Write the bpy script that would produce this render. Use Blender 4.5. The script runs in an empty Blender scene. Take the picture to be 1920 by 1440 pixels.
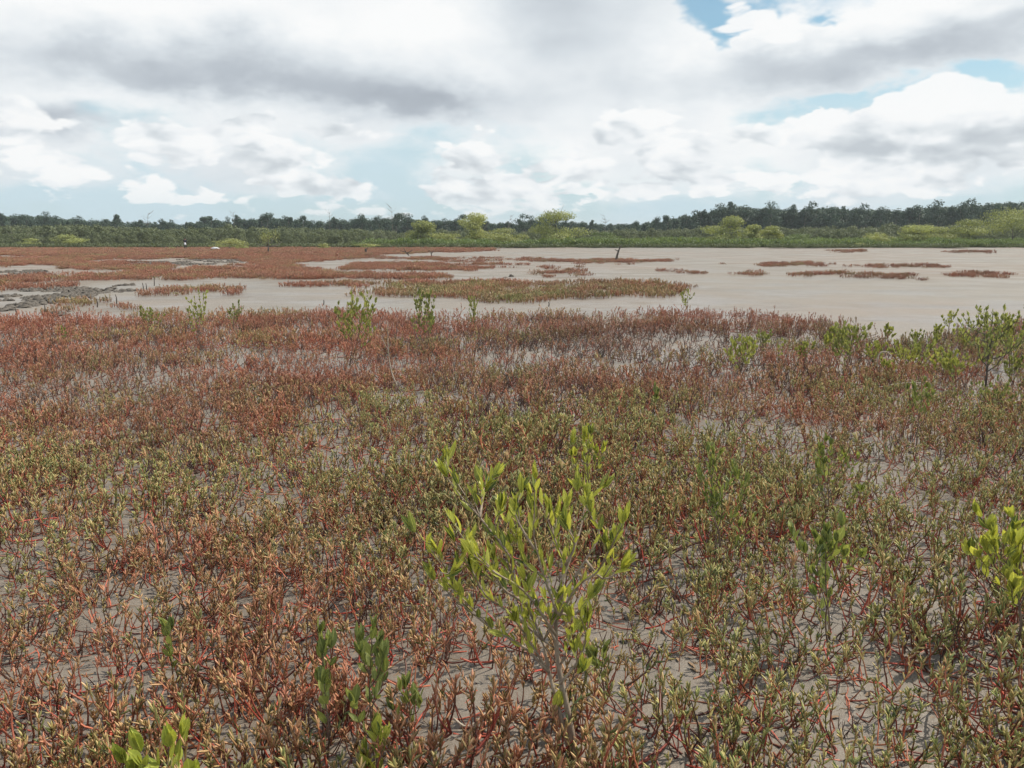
import bpy, math, random
import numpy as np
from mathutils import Vector, Matrix, Euler

R = math.radians
random.seed(7)
sc = bpy.context.scene
COL = sc.collection

# ------------------------------------------------------------------ camera
CAM_H, FPX, PITCH = 1.6, 1500.0, R(10.3)
cam_d = bpy.data.cameras.new("camera")
cam = bpy.data.objects.new("camera", cam_d); COL.objects.link(cam)
cam.location = (0, 0, CAM_H)
cam.rotation_euler = (R(90) - PITCH, 0, 0)
cam_d.sensor_width = 36.0
cam_d.lens = 36.0 * FPX / 1920.0
cam_d.clip_start = 0.05; cam_d.clip_end = 20000
sc.camera = cam

# ------------------------------------------------------------------ exposure
sc.view_settings.view_transform = 'Standard'
sc.view_settings.look = 'None'
sc.view_settings.exposure = -0.06
sc.view_settings.gamma = 1.0
sc.view_settings.use_curve_mapping = False
sc.cycles.max_bounces = 5
sc.cycles.use_adaptive_sampling = True
sc.cycles.adaptive_threshold = 0.03
sc.cycles.transparent_max_bounces = 8

# ------------------------------------------------------------------ sun
SUN_AZ, SUN_EL = 68.0, 54.0          # azimuth measured to the right of the view direction (+Y)
sun_d = bpy.data.lights.new("sun", 'SUN')
sun_d.energy = 5.0; sun_d.angle = R(0.6); sun_d.color = (1.0, 0.92, 0.79)
sun = bpy.data.objects.new("sun", sun_d); COL.objects.link(sun)
_s = Vector((math.sin(R(SUN_AZ)) * math.cos(R(SUN_EL)), math.cos(R(SUN_AZ)) * math.cos(R(SUN_EL)), math.sin(R(SUN_EL))))
sun.rotation_euler = _s.to_track_quat('Z', 'Y').to_euler()
sun.location = (30, 10, 60)


# ------------------------------------------------------------------ node helper
class NT:
    def __init__(s, tree):
        s.t = tree; s.n = tree.nodes; s.l = tree.links
    def _set(s, sock, v):
        if v is None: return
        if isinstance(v, bpy.types.NodeSocket): s.l.new(v, sock)
        elif isinstance(v, (tuple, list)) and len(v) == 3 and sock.type == 'RGBA': sock.default_value = (*v, 1)
        else: sock.default_value = v
    def m(s, op, a, b=None, c=None, clamp=False):
        n = s.n.new('ShaderNodeMath'); n.operation = op; n.use_clamp = clamp
        for i, v in enumerate((a, b, c)): s._set(n.inputs[i], v)
        return n.outputs[0]
    def v(s, op, a, b=None):
        n = s.n.new('ShaderNodeVectorMath'); n.operation = op
        s._set(n.inputs[0], a); s._set(n.inputs[1], b)
        return n.outputs[0]
    def mix(s, f, a, b, mode='MIX'):
        n = s.n.new('ShaderNodeMix'); n.data_type = 'RGBA'; n.blend_type = mode
        s._set(n.inputs['Factor'], f); s._set(n.inputs[6], a); s._set(n.inputs[7], b)
        return n.outputs[2]
    def ss(s, x, lo, hi, a=0.0, b=1.0):
        n = s.n.new('ShaderNodeMapRange'); n.interpolation_type = 'SMOOTHSTEP'
        s._set(n.inputs[0], x); s._set(n.inputs[1], lo); s._set(n.inputs[2], hi); s._set(n.inputs[3], a); s._set(n.inputs[4], b)
        return n.outputs[0]
    def noise(s, vec, scale, detail=4, rough=0.5, dist=0.0, col=False):
        n = s.n.new('ShaderNodeTexNoise'); s._set(n.inputs['Vector'], vec)
        n.inputs['Scale'].default_value = scale; n.inputs['Detail'].default_value = detail
        n.inputs['Roughness'].default_value = rough; n.inputs['Distortion'].default_value = dist
        return n.outputs[1 if col else 0]
    def voro(s, vec, scale, detail=0, rough=0.5, feature='F1', smooth=1.0):
        n = s.n.new('ShaderNodeTexVoronoi'); n.feature = feature; s._set(n.inputs['Vector'], vec)
        n.inputs['Scale'].default_value = scale
        n.inputs['Detail'].default_value = detail; n.inputs['Roughness'].default_value = rough
        if feature == 'SMOOTH_F1': n.inputs['Smoothness'].default_value = smooth
        return n.outputs[0]
    def xyz(s, vec):
        n = s.n.new('ShaderNodeSeparateXYZ'); s._set(n.inputs[0], vec); return n.outputs
    def comb(s, x, y, z):
        n = s.n.new('ShaderNodeCombineXYZ')
        for i, v in enumerate((x, y, z)): s._set(n.inputs[i], v)
        return n.outputs[0]


def pix_dir(px, py):
    xc, yc = (px - 960) / FPX, -(py - 720) / FPX
    d = Vector((xc, math.cos(PITCH) + yc * math.sin(PITCH), -math.sin(PITCH) + yc * math.cos(PITCH)))
    return d

def azel(px, py):
    d = pix_dir(px, py).normalized()
    return math.atan2(d.x, d.y), math.asin(d.z)

# ------------------------------------------------------------------ sky
world = bpy.data.worlds.new("World"); sc.world = world; world.use_nodes = True
def build_sky():
    t = world.node_tree; t.nodes.clear(); N = NT(t)
    tc = t.nodes.new('ShaderNodeTexCoord')
    d = N.v('NORMALIZE', tc.outputs['Generated'])
    sky = t.nodes.new('ShaderNodeTexSky'); sky.sky_type = 'NISHITA'; sky.sun_disc = False
    sky.sun_elevation = R(SUN_EL); sky.sun_rotation = R(SUN_AZ); sky.altitude = 0
    sky.air_density = 1.0; sky.dust_density = 1.2; sky.ozone_density = 1.0
    x, y, z = N.xyz(d)
    az = N.m('ARCTAN2', x, y); el = N.m('ARCSINE', z)
    # perspective of a cloud deck: features shrink and flatten towards the horizon
    zc = N.m('MAXIMUM', z, 0.0)
    squash = N.m('DIVIDE', 1.0, N.m('ADD', zc, 0.16))
    cv = N.comb(N.m('MULTIPLY', x, N.m('POWER', squash, 0.35)), N.m('MULTIPLY', y, N.m('POWER', squash, 0.35)),
                N.m('MULTIPLY', N.m('POWER', zc, 0.85), 2.0))
    warp = N.v('SCALE', N.v('SUBTRACT', N.noise(cv, 5.0, 4, 0.55, col=True), (0.5, 0.5, 0.5)), None)
    warp.node.inputs['Scale'].default_value = 0.10
    cw = N.v('ADD', cv, warp)
    wx, wy, wz = N.xyz(N.v('SUBTRACT', N.noise(cv, 7.0, 4, 0.6, col=True), (0.5, 0.5, 0.5)))
    az = N.m('ADD', az, N.m('MULTIPLY', wx, 0.16)); elw = N.m('ADD', el, N.m('MULTIPLY', wy, 0.07))
    def blob(px, py, rx, ry, k, soft=1.0, tilt=0.0):
        a0, e0 = azel(px, py)
        ax = N.m('SUBTRACT', az, a0)
        ey = N.m('SUBTRACT', N.m('SUBTRACT', elw, e0), N.m('MULTIPLY', ax, tilt))
        qx = N.m('DIVIDE', ax, rx / FPX); qy = N.m('DIVIDE', ey, ry / FPX)
        r2 = N.m('ADD', N.m('MULTIPLY', qx, qx), N.m('MULTIPLY', qy, qy))
        g = N.m('POWER', 2.71828, N.m('MULTIPLY', r2, -1.0))
        return N.m('MULTIPLY', g, k)
    def addall(lst):
        o = lst[0]
        for q in lst[1:]: o = N.m('ADD', o, q)
        return o
    def dens(vec):
        a = N.noise(vec, 3.6, 6, 0.53)
        b = N.m('SUBTRACT', 1.0, N.voro(vec, 8.5, 2.0, 0.5, 'F1'))
        return N.m('ADD', N.m('MULTIPLY', a, 0.80), N.m('MULTIPLY', b, 0.25))
    toward = tuple(c * 0.030 for c in (_s.x * 0.6, _s.y * 0.6, 2.0 * _s.z))
    soft = N.noise(cv, 2.4, 3, 0.5)
    mid = N.noise(cw, 3.4, 5, 0.5)
    # high soft deck, broken by a few blue openings
    cover = addall([
        blob(1325, 15, 120, 66, -0.46, tilt=-0.25), blob(1400, 60, 40, 30, -0.3), blob(1570, 198, 90, 22, -0.27), blob(1890, 125, 70, 22, -0.22), blob(1530, 45, 30, 16, -0.2),
        blob(450, 60, 800, 130, 0.24), blob(950, 60, 240, 110, 0.22), blob(1700, 70, 340, 60, 0.24), blob(1190, 180, 240, 110, 0.14),
        blob(250, 400, 460, 50, -0.20), blob(900, 400, 420, 34, -0.14), blob(60, 180, 140, 30, 0.1), blob(1500, 300, 500, 60, .12)])
    c = N.m('ADD', mid, cover)
    aD = N.ss(c, 0.38, 0.56)
    sh = addall([
        blob(600, 148, 340, 48, 0.50, tilt=-0.10), blob(790, 192, 120, 22, 0.34), blob(230, 128, 260, 32, 0.44), blob(120, 228, 110, 24, 0.52),
        blob(1480, 128, 280, 30, 0.42, tilt=0.08), blob(1810, 84, 180, 34, 0.40, tilt=0.14), blob(500, 78, 330, 30, 0.14), blob(1140, 90, 150, 60, 0.12)])
    br = addall([blob(860, 60, 110, 60, 0.30), blob(250, 25, 300, 45, 0.26), blob(1650, 10, 220, 30, 0.22), blob(1290, 60, 110, 40, 0.2), blob(1240, 110, 90, 40, .12), blob(1430, 60, 60, 30, .2)])
    g = N.m('ADD', N.m('ADD', 0.19, N.m('MULTIPLY', N.m('SUBTRACT', mid, 0.5), 1.0)), N.m('SUBTRACT', sh, br))
    g = N.m('ADD', g, N.m('MULTIPLY', N.m('SUBTRACT', soft, 0.5), 0.7), clamp=True)
    def ramp(fac, stops):
        cr = t.nodes.new('ShaderNodeValToRGB'); t.links.new(fac, cr.inputs[0]); e = cr.color_ramp.elements
        e[0].position, e[1].position = stops[0][0], stops[-1][0]; e[0].color = (*stops[0][1], 1); e[1].color = (*stops[-1][1], 1)
        for p, cc in stops[1:-1]: e.new(p).color = (*cc, 1)
        return N.mix(1.0, cr.outputs[0], (10.2, 10.2, 10.2), 'MULTIPLY')
    deck = ramp(g, [(0.0, (0.99, 1.0, 1.0)), (0.22, (0.86, 0.90, 0.925)), (0.45, (0.70, 0.755, 0.80)), (0.75, (0.50, 0.55, 0.605)), (1.0, (0.42, 0.465, 0.52))])
    # cumulus banks standing lower, crisp sunlit heads over flat bluish bases
    n0 = dens(cw); n1 = dens(N.v('ADD', cw, toward))
    band = N.m('MULTIPLY', N.ss(el, 0.012, 0.06), N.ss(el, 0.13, 0.185, 1.0, 0.0))
    bankc = addall([
        N.m('MULTIPLY', band, 0.09),
        blob(290, 262, 110, 46, 0.12), blob(110, 318, 90, 22, 0.10), blob(195, 358, 60, 16, 0.12), blob(600, 245, 80, 30, 0.12), blob(460, 232, 60, 22, 0.10), blob(770, 250, 90, 26, 0.08),
        blob(850, 305, 170, 30, 0.12), blob(640, 362, 60, 18, 0.14), blob(1130, 215, 60, 34, 0.12), blob(1290, 210, 110, 28, 0.12), blob(1480, 235, 80, 26, 0.10),
        blob(1760, 165, 100, 26, 0.14), blob(1680, 240, 140, 50, 0.10), blob(1420, 285, 300, 60, 0.17), blob(1800, 290, 190, 60, 0.14), blob(1300, 340, 300, 20, .12), blob(1000, 300, 100, 50, .08), blob(870, 370, 80, 14, .12), blob(30, 190, 60, 20, .1), blob(1090, 372, 50, 10, 0.12), blob(345, 362, 26, 12, 0.12),
        blob(985, 210, 50, 20, 0.1), blob(510, 300, 60, 26, 0.08), blob(600, 165, 400, 48, -0.32), blob(430, 320, 45, 50, -0.10), blob(1545, 200, 80, 18, -0.16), blob(330, 400, 300, 18, -0.08)])
    cb = N.m('ADD', n0, bankc)
    aB = N.ss(cb, 0.552, 0.612)
    lit = N.m('SUBTRACT', n0, n1)
    gb = N.m('ADD', N.m('MULTIPLY', lit, -4.0), N.m('ADD', 0.26, N.m('MULTIPLY', N.m('SUBTRACT', cb, 0.64), 0.9)))
    gb = N.m('ADD', gb, addall([blob(600, 288, 120, 10, 0.4), blob(850, 328, 150, 14, 0.45), blob(1180, 335, 260, 18, 0.2), blob(1720, 275, 120, 16, 0.3), blob(1830, 305, 160, 18, .3),
                                blob(60, 262, 60, 16, .3), blob(1250, 245, 100, 10, 0.2)]), clamp=True)
    bank = ramp(gb, [(0.0, (0.99, 1.0, 1.0)), (0.3, (0.90, 0.93, 0.95)), (0.6, (0.72, 0.77, 0.805)), (1.0, (0.56, 0.61, 0.655))])
    # pale moist veil in the gaps, thickest low down
    veil = N.m('ADD', N.ss(el, 0.04, 0.24, 0.97, 0.16), N.m('MULTIPLY', N.m('SUBTRACT', soft, 0.5), 1.2), clamp=True)
    veilc = N.mix(N.ss(el, 0.0, 0.20), (6.1, 7.6, 8.25), (6.7, 8.3, 9.2))
    base = N.mix(veil, N.mix(1.0, sky.outputs[0], (1.05, 1.30, 1.22), 'MULTIPLY'), veilc)
    low = N.ss(el, 0.0, 0.10, 0.35, 1.0)
    final = N.mix(N.m('MULTIPLY', aD, low), base, deck)
    final = N.mix(N.m('MULTIPLY', aB, N.ss(el, 0.0, 0.07, 0.40, 0.95)), final, bank)
    bg = t.nodes.new('ShaderNodeBackground'); bg.inputs['Strength'].default_value = 0.1
    t.links.new(final, bg.inputs['Color'])
    world.cycles.sampling_method = 'MANUAL'; world.cycles.sample_map_resolution = 512
    out = t.nodes.new('ShaderNodeOutputWorld'); t.links.new(bg.outputs[0], out.inputs['Surface'])
build_sky()

# ------------------------------------------------------------------ projections between the photograph and the ground plane
def G(px, py, z=0.0):
    d = pix_dir(px, py); t = (CAM_H - z) / -d.z
    return Vector((d.x * t, d.y * t, z))
def at_depth(px, py, Y):
    d = pix_dir(px, py); t = Y / d.y
    return Vector((d.x * t, Y, CAM_H + d.z * t))
def to_px(X, Y):
    dep = Y * math.cos(PITCH) + CAM_H * math.sin(PITCH)
    dep = np.maximum(dep, 0.05)
    up = Y * math.sin(PITCH) - CAM_H * math.cos(PITCH)
    return 960 + FPX * X / dep, 720 - FPX * up / dep

# ------------------------------------------------------------------ numpy noise
_perm = np.random.RandomState(5).permutation(4096)
def _h(ix, iy, s): return _perm[(ix * 73 + _perm[(iy * 19 + s * 131) & 4095]) & 4095] / 4095.0
def vnoise(x, y, s=0):
    x = np.asarray(x, float); y = np.asarray(y, float)
    ix, iy = np.floor(x).astype(int), np.floor(y).astype(int)
    fx, fy = x - ix, y - iy
    fx, fy = fx * fx * (3 - 2 * fx), fy * fy * (3 - 2 * fy)
    return (_h(ix, iy, s) * (1 - fx) + _h(ix + 1, iy, s) * fx) * (1 - fy) + (_h(ix, iy + 1, s) * (1 - fx) + _h(ix + 1, iy + 1, s) * fx) * fy
def fbm(x, y, o=4, s=0):
    v, a, tot = 0, 1.0, 0
    for i in range(o):
        v = v + a * vnoise(x * 2 ** i, y * 2 ** i, s + i * 7); tot += a; a *= 0.5
    return v / tot
def sstep(x, a, b):
    t = np.clip((x - a) / (b - a), 0, 1); return t * t * (3 - 2 * t)
def in_poly(px, py, poly):
    r = np.zeros(px.shape, bool); n = len(poly)
    for i in range(n):
        x0, y0 = poly[i]; x1, y1 = poly[(i + 1) % n]
        if y0 == y1: continue
        c = ((y0 > py) != (y1 > py)) & (px < (x1 - x0) * (py - y0) / (y1 - y0) + x0)
        r ^= c
    return r

# ------------------------------------------------------------------ object helpers
def tag(o, label=None, cat=None, group=None, kind=None):
    if label: o['label'] = label
    if cat: o['category'] = cat
    if group: o['group'] = group
    if kind: o['kind'] = kind
    return o
def empty(name, loc=(0, 0, 0)):
    o = bpy.data.objects.new(name, None); o.location = loc; o.empty_display_size = 0.1
    COL.objects.link(o); return o
def link(name, me, parent=None, loc=(0, 0, 0)):
    o = bpy.data.objects.new(name, me); o.location = loc
    COL.objects.link(o)
    if parent: o.parent = parent
    return o
def dup_tree(o, loc, rz, scale):
    c = o.copy(); COL.objects.link(c); c.location = loc; c.rotation_euler = (0, 0, rz); c.scale = scale
    for ch in list(o.children):
        d = ch.copy(); COL.objects.link(d); d.parent = c
    return c

class MB:
    """collects tubes, leaves and quads; each vertex carries 'leafy' and 'rnd'"""
    def __init__(s): s.v = []; s.f = []; s.a = []; s.b = []
    def add(s, vs, fs, leafy=0.0, rnd=0.5):
        k = len(s.v); s.v += [tuple(p) for p in vs]; s.f += [tuple(k + i for i in f) for f in fs]
        s.a += list(leafy) if isinstance(leafy, (list, tuple)) else [leafy] * len(vs)
        s.b += [rnd] * len(vs)
    def tube(s, pts, rad, sides=5, leafy=0.0, rnd=0.5, cap=True):
        pts = [Vector(p) for p in pts]; vs = []; n = len(pts)
        ref = None; la = []
        for i, p in enumerate(pts):
            t = (pts[min(i + 1, n - 1)] - pts[max(i - 1, 0)])
            t = t.normalized() if t.length > 1e-9 else Vector((0, 0, 1))
            if ref is None:
                ref = t.cross(Vector((0.31, 0.87, 0.4))); 
                if ref.length < 1e-3: ref = t.cross(Vector((1, 0, 0)))
            ref = (ref - t * ref.dot(t)).normalized(); b = t.cross(ref)
            r = rad[i]
            for k in range(sides):
                a = 2 * math.pi * k / sides
                vs.append(p + (ref * math.cos(a) + b * math.sin(a)) * r)
                la.append(leafy[i] if isinstance(leafy, (list, tuple)) else leafy)
        fs = []
        for i in range(n - 1):
            for k in range(sides):
                k2 = (k + 1) % sides
                fs.append((i * sides + k, i * sides + k2, (i + 1) * sides + k2, (i + 1) * sides + k))
        if cap:
            fs.append(tuple(range((n - 1) * sides, n * sides))); fs.append(tuple(reversed(range(sides))))
        s.add(vs, fs, la, rnd)
    def blade(s, M, rnd=0.5, prof=None, leafy=1.0):
        vs, fs = prof; s.add([M @ Vector(p) for p in vs], fs, leafy, rnd)
    def mesh(s, name, mat, smooth=True):
        me = bpy.data.meshes.new(name); me.from_pydata(s.v, [], s.f)
        if mat: me.materials.append(mat)
        for nm, data in (('leafy', s.a), ('rnd', s.b)):
            at = me.attributes.new(nm, 'FLOAT', 'POINT'); at.data.foreach_set('value', data)
        if smooth: me.shade_smooth()
        me.update(); return me
    def build(s, name, mat, parent=None, loc=(0, 0, 0), smooth=True):
        return link(name, s.mesh(name, mat, smooth), parent, loc)

# ------------------------------------------------------------------ materials
def new_mat(name):
    m = bpy.data.materials.new(name); m.use_nodes = True
    t = m.node_tree; N = NT(t); b = t.nodes['Principled BSDF']
    return m, N, b, t
def attr(N, name, typ='GEOMETRY'):
    n = N.n.new('ShaderNodeAttribute'); n.attribute_name = name; n.attribute_type = typ
    return n

def mat_mud():
    m, N, b, t = new_mat("mud")
    geo = N.n.new('ShaderNodeNewGeometry'); P = geo.outputs['Position']
    x, y, z = N.xyz(P)
    dist = N.m('SQRT', N.m('ADD', N.m('MULTIPLY', x, x), N.m('MULTIPLY', y, y)))
    big = N.noise(P, 0.06, 4, 0.5); mid = N.noise(P, 0.9, 5, 0.6); fine = N.noise(P, 14, 6, 0.65)
    grit = N.noise(P, 90, 4, 0.7); wet0 = N.noise(N.v('MULTIPLY', P, (0.35, 0.9, 1)), 0.5, 5, 0.6)
    veg = attr(N, 'veg').outputs['Fac']
    c = N.mix(mid, (0.185, 0.166, 0.144), (0.250, 0.228, 0.200))
    c = N.mix(N.ss(big, 0.40, 0.62), c, (0.226, 0.190, 0.160))
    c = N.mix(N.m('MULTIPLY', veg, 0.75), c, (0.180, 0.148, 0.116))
    c = N.mix(N.ss(fine, 0.50, 0.68, 0.0, 0.50), c, (0.13, 0.11, 0.095))
    c = N.mix(N.ss(wet0, 0.50, 0.60, 0.0, 0.30), c, (0.15, 0.135, 0.12))
    c = N.mix(N.m('MULTIPLY', N.ss(grit, 0.56, 0.72), 0.35), c, (0.42, 0.40, 0.36))
    # drying crust: slightly darker seams between irregular plates, faint
    cell = N.voro(N.v('ADD', P, N.v('SCALE', N.noise(P, 6, 3, .5, col=True), None)), 9.0, 0, .5, 'DISTANCE_TO_EDGE')
    c = N.mix(N.m('MULTIPLY', N.ss(cell, 0.0, 0.05, 1.0, 0.0), N.m('MULTIPLY', N.ss(mid, 0.45, 0.60), 0.40)), c, (0.115, 0.095, 0.08))
    # dark wet algae stain bands
    st = N.noise(N.v('MULTIPLY', P, (0.5, 1.6, 1)), 0.8, 5, 0.6)
    c = N.mix(N.m('MULTIPLY', N.ss(st, 0.60, 0.72), 0.35), c, (0.13, 0.125, 0.115))
    t.links.new(c, b.inputs['Base Color'])
    wet = N.noise(P, 0.35, 4, 0.55)
    t.links.new(N.m('ADD', N.ss(wet, 0.38, 0.62, 0.26, 0.62), N.ss(dist, 8.0, 40.0, 0.0, 0.28), clamp=True), b.inputs['Roughness'])
    b.inputs['Specular IOR Level'].default_value = 0.4
    h = N.m('ADD', N.m('MULTIPLY', fine, 0.6), N.m('ADD', N.m('MULTIPLY', grit, 0.12), N.m('MULTIPLY', mid, 1.2)))
    bu = N.n.new('ShaderNodeBump'); bu.inputs['Distance'].default_value = 0.025
    t.links.new(N.ss(dist, 6.0, 26.0, 0.85, 0.12), bu.inputs['Strength'])
    t.links.new(h, bu.inputs['Height']); t.links.new(bu.outputs[0], b.inputs['Normal'])
    return m

def mat_saltwort():
    m, N, b, t = new_mat("saltwort")
    leafy = attr(N, 'leafy').outputs['Fac']; rnd = attr(N, 'rnd').outputs['Fac']
    tint = N.n.new('ShaderNodeSeparateColor'); t.links.new(attr(N, 'tint', 'INSTANCER').outputs['Color'], tint.inputs[0])
    red, dry, yel = tint.outputs
    stem = N.mix(rnd, (0.09, 0.040, 0.030), (0.56, 0.085, 0.060))
    stem = N.mix(N.m('MULTIPLY', yel, 0.6), stem, (0.72, 0.30, 0.16))
    stem = N.mix(N.m('MULTIPLY', dry, 0.9), stem, (0.090, 0.065, 0.055))
    green = N.mix(rnd, (0.085, 0.130, 0.040), (0.68, 0.69, 0.25))
    redc = N.mix(rnd, (0.35, 0.062, 0.052), (0.70, 0.35, 0.22))
    f = N.m('ADD', red, N.m('MULTIPLY', N.m('SUBTRACT', rnd, 0.5), 0.7), clamp=True)
    leaf = N.mix(f, green, redc)
    leaf = N.mix(N.m('MULTIPLY', dry, 0.55), leaf, (0.16, 0.125, 0.10))
    c = N.mix(leafy, stem, leaf)
    t.links.new(c, b.inputs['Base Color'])
    b.inputs['Roughness'].default_value = 0.42
    b.inputs['Specular IOR Level'].default_value = 0.45
    tr = N.n.new('ShaderNodeBsdfTranslucent'); t.links.new(c, tr.inputs[0])
    mx = N.n.new('ShaderNodeMixShader'); mx.inputs[0].default_value = 0.14
    t.links.new(b.outputs[0], mx.inputs[1]); t.links.new(tr.outputs[0], mx.inputs[2])
    t.links.new(mx.outputs[0], t.nodes['Material Output'].inputs[0])
    return m

def mat_leaf(name, dark, light, trans=0.35, rough=0.38, use='object'):
    m, N, b, t = new_mat(name)
    oi = N.n.new('ShaderNodeObjectInfo').outputs['Random']
    rnd = attr(N, 'rnd').outputs['Fac']
    P = N.n.new('ShaderNodeTexCoord').outputs['Object']
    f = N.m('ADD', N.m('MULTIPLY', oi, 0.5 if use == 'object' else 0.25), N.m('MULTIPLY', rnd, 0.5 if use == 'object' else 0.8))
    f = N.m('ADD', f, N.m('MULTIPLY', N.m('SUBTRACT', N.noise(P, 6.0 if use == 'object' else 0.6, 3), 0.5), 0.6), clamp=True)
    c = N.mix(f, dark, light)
    if use == 'object':     # pale midrib and a few browned specks
        ax = N.m('ABSOLUTE', N.xyz(P)[0])
        c = N.mix(N.ss(ax, 0.0, 0.028, 0.45, 0.0), c, tuple(min(1, k * 1.5 + 0.05) for k in light))
        c = N.mix(N.ss(N.noise(P, 9.0, 4, 0.6), 0.66, 0.74, 0.0, 0.7), c, (0.16, 0.09, 0.035))
    t.links.new(c, b.inputs['Base Color']); b.inputs['Roughness'].default_value = rough
    b.inputs['Specular IOR Level'].default_value = 0.35
    tr = N.n.new('ShaderNodeBsdfTranslucent'); t.links.new(N.mix(1.0, c, (1.25, 1.20, 0.65), 'MULTIPLY'), tr.inputs[0])
    mx = N.n.new('ShaderNodeMixShader'); mx.inputs[0].default_value = trans
    t.links.new(b.outputs[0], mx.inputs[1]); t.links.new(tr.outputs[0], mx.inputs[2])
    t.links.new(mx.outputs[0], t.nodes['Material Output'].inputs[0])
    return m

def mat_bark(name, a, c2, scale=40):
    m, N, b, t = new_mat(name)
    P = N.n.new('ShaderNodeTexCoord').outputs['Object']
    n = N.noise(N.v('MULTIPLY', P, (1, 1, 0.35)), scale, 5, 0.65)
    t.links.new(N.mix(N.ss(n, 0.35, 0.65), a, c2), b.inputs['Base Color']); b.inputs['Roughness'].default_value = 0.8
    bu = N.n.new('ShaderNodeBump'); bu.inputs['Strength'].default_value = 0.5; bu.inputs['Distance'].default_value = 0.004
    t.links.new(n, bu.inputs['Height']); t.links.new(bu.outputs[0], b.inputs['Normal'])
    return m
def mat_plain(name, col, col2=None, rough=0.8, scale=30):
    m, N, b, t = new_mat(name)
    P = N.n.new('ShaderNodeTexCoord').outputs['Object']
    c2 = col2 or tuple(k * 0.7 for k in col)
    t.links.new(N.mix(N.noise(P, scale, 4, 0.6), col, c2), b.inputs['Base Color']); b.inputs['Roughness'].default_value = rough
    return m

M_MUD = mat_mud(); M_SALT = mat_saltwort()
M_LEAF = mat_leaf("sapling_leaf", (0.085, 0.125, 0.038), (0.60, 0.61, 0.13), 0.42)
M_LEAF_DK = mat_leaf("seedling_leaf", (0.085, 0.115, 0.045), (0.33, 0.37, 0.12), 0.34)
M_LEAF_MD = mat_leaf("olive_sapling_leaf", (0.080, 0.115, 0.040), (0.34, 0.38, 0.12), 0.34)
M_LEAF_YL = mat_leaf("young_leaf", (0.20, 0.26, 0.05), (0.50, 0.52, 0.10), 0.36)
M_SHRUB = mat_leaf("shrub_foliage", (0.105, 0.135, 0.05), (0.44, 0.47, 0.18), 0.30, 0.5, 'mesh')
M_SHRUB_Y = mat_leaf("pale_shrub_foliage", (0.16, 0.19, 0.07), (0.46, 0.48, 0.20), 0.30, 0.5, 'mesh')
M_SHRUB_L = mat_leaf("lime_shrub_foliage", (0.15, 0.18, 0.055), (0.50, 0.52, 0.17), 0.34, 0.5, 'mesh')
M_OLIVE = mat_leaf("scrub_foliage", (0.075, 0.095, 0.050), (0.19, 0.22, 0.11), 0.2, 0.6, 'mesh')
M_DARK = mat_leaf("forest_foliage", (0.022, 0.048, 0.034), (0.062, 0.108, 0.064), 0.12, 0.6, 'mesh')
M_BRIGHT = mat_leaf("bank_foliage", (0.085, 0.125, 0.050), (0.25, 0.32, 0.12), 0.25, 0.5, 'mesh')
M_BARK = mat_bark("sapling_bark", (0.20, 0.15, 0.11), (0.36, 0.29, 0.22))
M_TWIG = mat_bark("twig_bark", (0.10, 0.065, 0.045), (0.20, 0.14, 0.10))
M_DEAD = mat_bark("dead_wood", (0.34, 0.29, 0.23), (0.50, 0.44, 0.36))
M_DARKWOOD = mat_bark("dark_wood", (0.055, 0.045, 0.04), (0.12, 0.10, 0.085))
M_TRUNK = mat_bark("trunk_bark", (0.09, 0.08, 0.065), (0.20, 0.18, 0.15), 4)

# ------------------------------------------------------------------ vegetation masks (ground zones), given where they lie in the photograph
TOP = [(-900, 612), (0, 606), (100, 601), (200, 598), (300, 594), (400, 593), (500, 590), (600, 587), (700, 588), (800, 591), (900, 594), (1000, 596),
       (1100, 593), (1200, 590), (1300, 588), (1400, 591), (1500, 602), (1600, 617), (1640, 648), (1700, 646), (1780, 632), (1850, 618), (1920, 610), (2900, 600)]
def carpet_density(X, Y):
    px, py = to_px(X, Y)
    # ragged far edge
    n = (fbm(X * 1.4, Y * 1.4, 3, 3) - 0.5)
    edge = np.interp(px, [a for a, _ in TOP], [b for _, b in TOP]) + n * 16
    m = sstep(py, edge - 1.0, edge + 3.0)
    cl = fbm(X * 1.15, Y * 1.15, 4, 11)
    cl2 = fbm(X * 3.2, Y * 3.2, 2, 31)
    near = sstep(py, 690, 900)
    thr = 0.31 + 0.035 * near
    thr = thr + 0.08 * np.exp(-((px - 1180) / 280) ** 2 - ((py - 650) / 50) ** 2)
    gaps = [(830, 850, 60, 22, .35), (680, 885, 60, 18, .3), (560, 955, 90, 22, .22), (760, 690, 45, 16, .2), (690, 705, 26, 10, .2), (560, 617, 60, 8, .3),
            (1450, 815, 90, 22, .25), (1690, 840, 80, 40, .30), (1640, 930, 70, 60, .24), (1770, 1080, 120, 60, .25), (1700, 1080, 50, 50, .2), (1610, 640, 170, 10, .20),
            (1360, 640, 60, 12, .25), (1160, 1360, 90, 60, .3), (1050, 830, 60, 14, .12), (330, 1310, 150, 40, .3), (760, 860, 60, 20, .2),
            (1740, 1290, 60, 26, .2), (1330, 1260, 70, 22, .08), (1020, 1120, 80, 40, .12), (1600, 1370, 60, 50, .25), (1480, 690, 80, 9, .12), (900, 660, 60, 12, .12),
            (1120, 700, 160, 14, .10), (1030, 735, 90, 12, .14), (520, 780, 120, 20, .10), (850, 760, 60, 12, .14), (1330, 760, 60, 14, .14)]
    for gx, gy, rx, ry, k in gaps:
        thr = thr + k * np.exp(-((px - gx) / rx) ** 2 - ((py - gy) / ry) ** 2)
    v = cl * 0.62 + cl2 * 0.38
    fl = 0.16 + 0.20 * sstep(py, 780, 980)
    top = 1.0 - 0.24 * sstep(py, 620, 760)
    return m * (fl + (top - fl) * sstep(v, thr, thr + 0.28))
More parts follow.
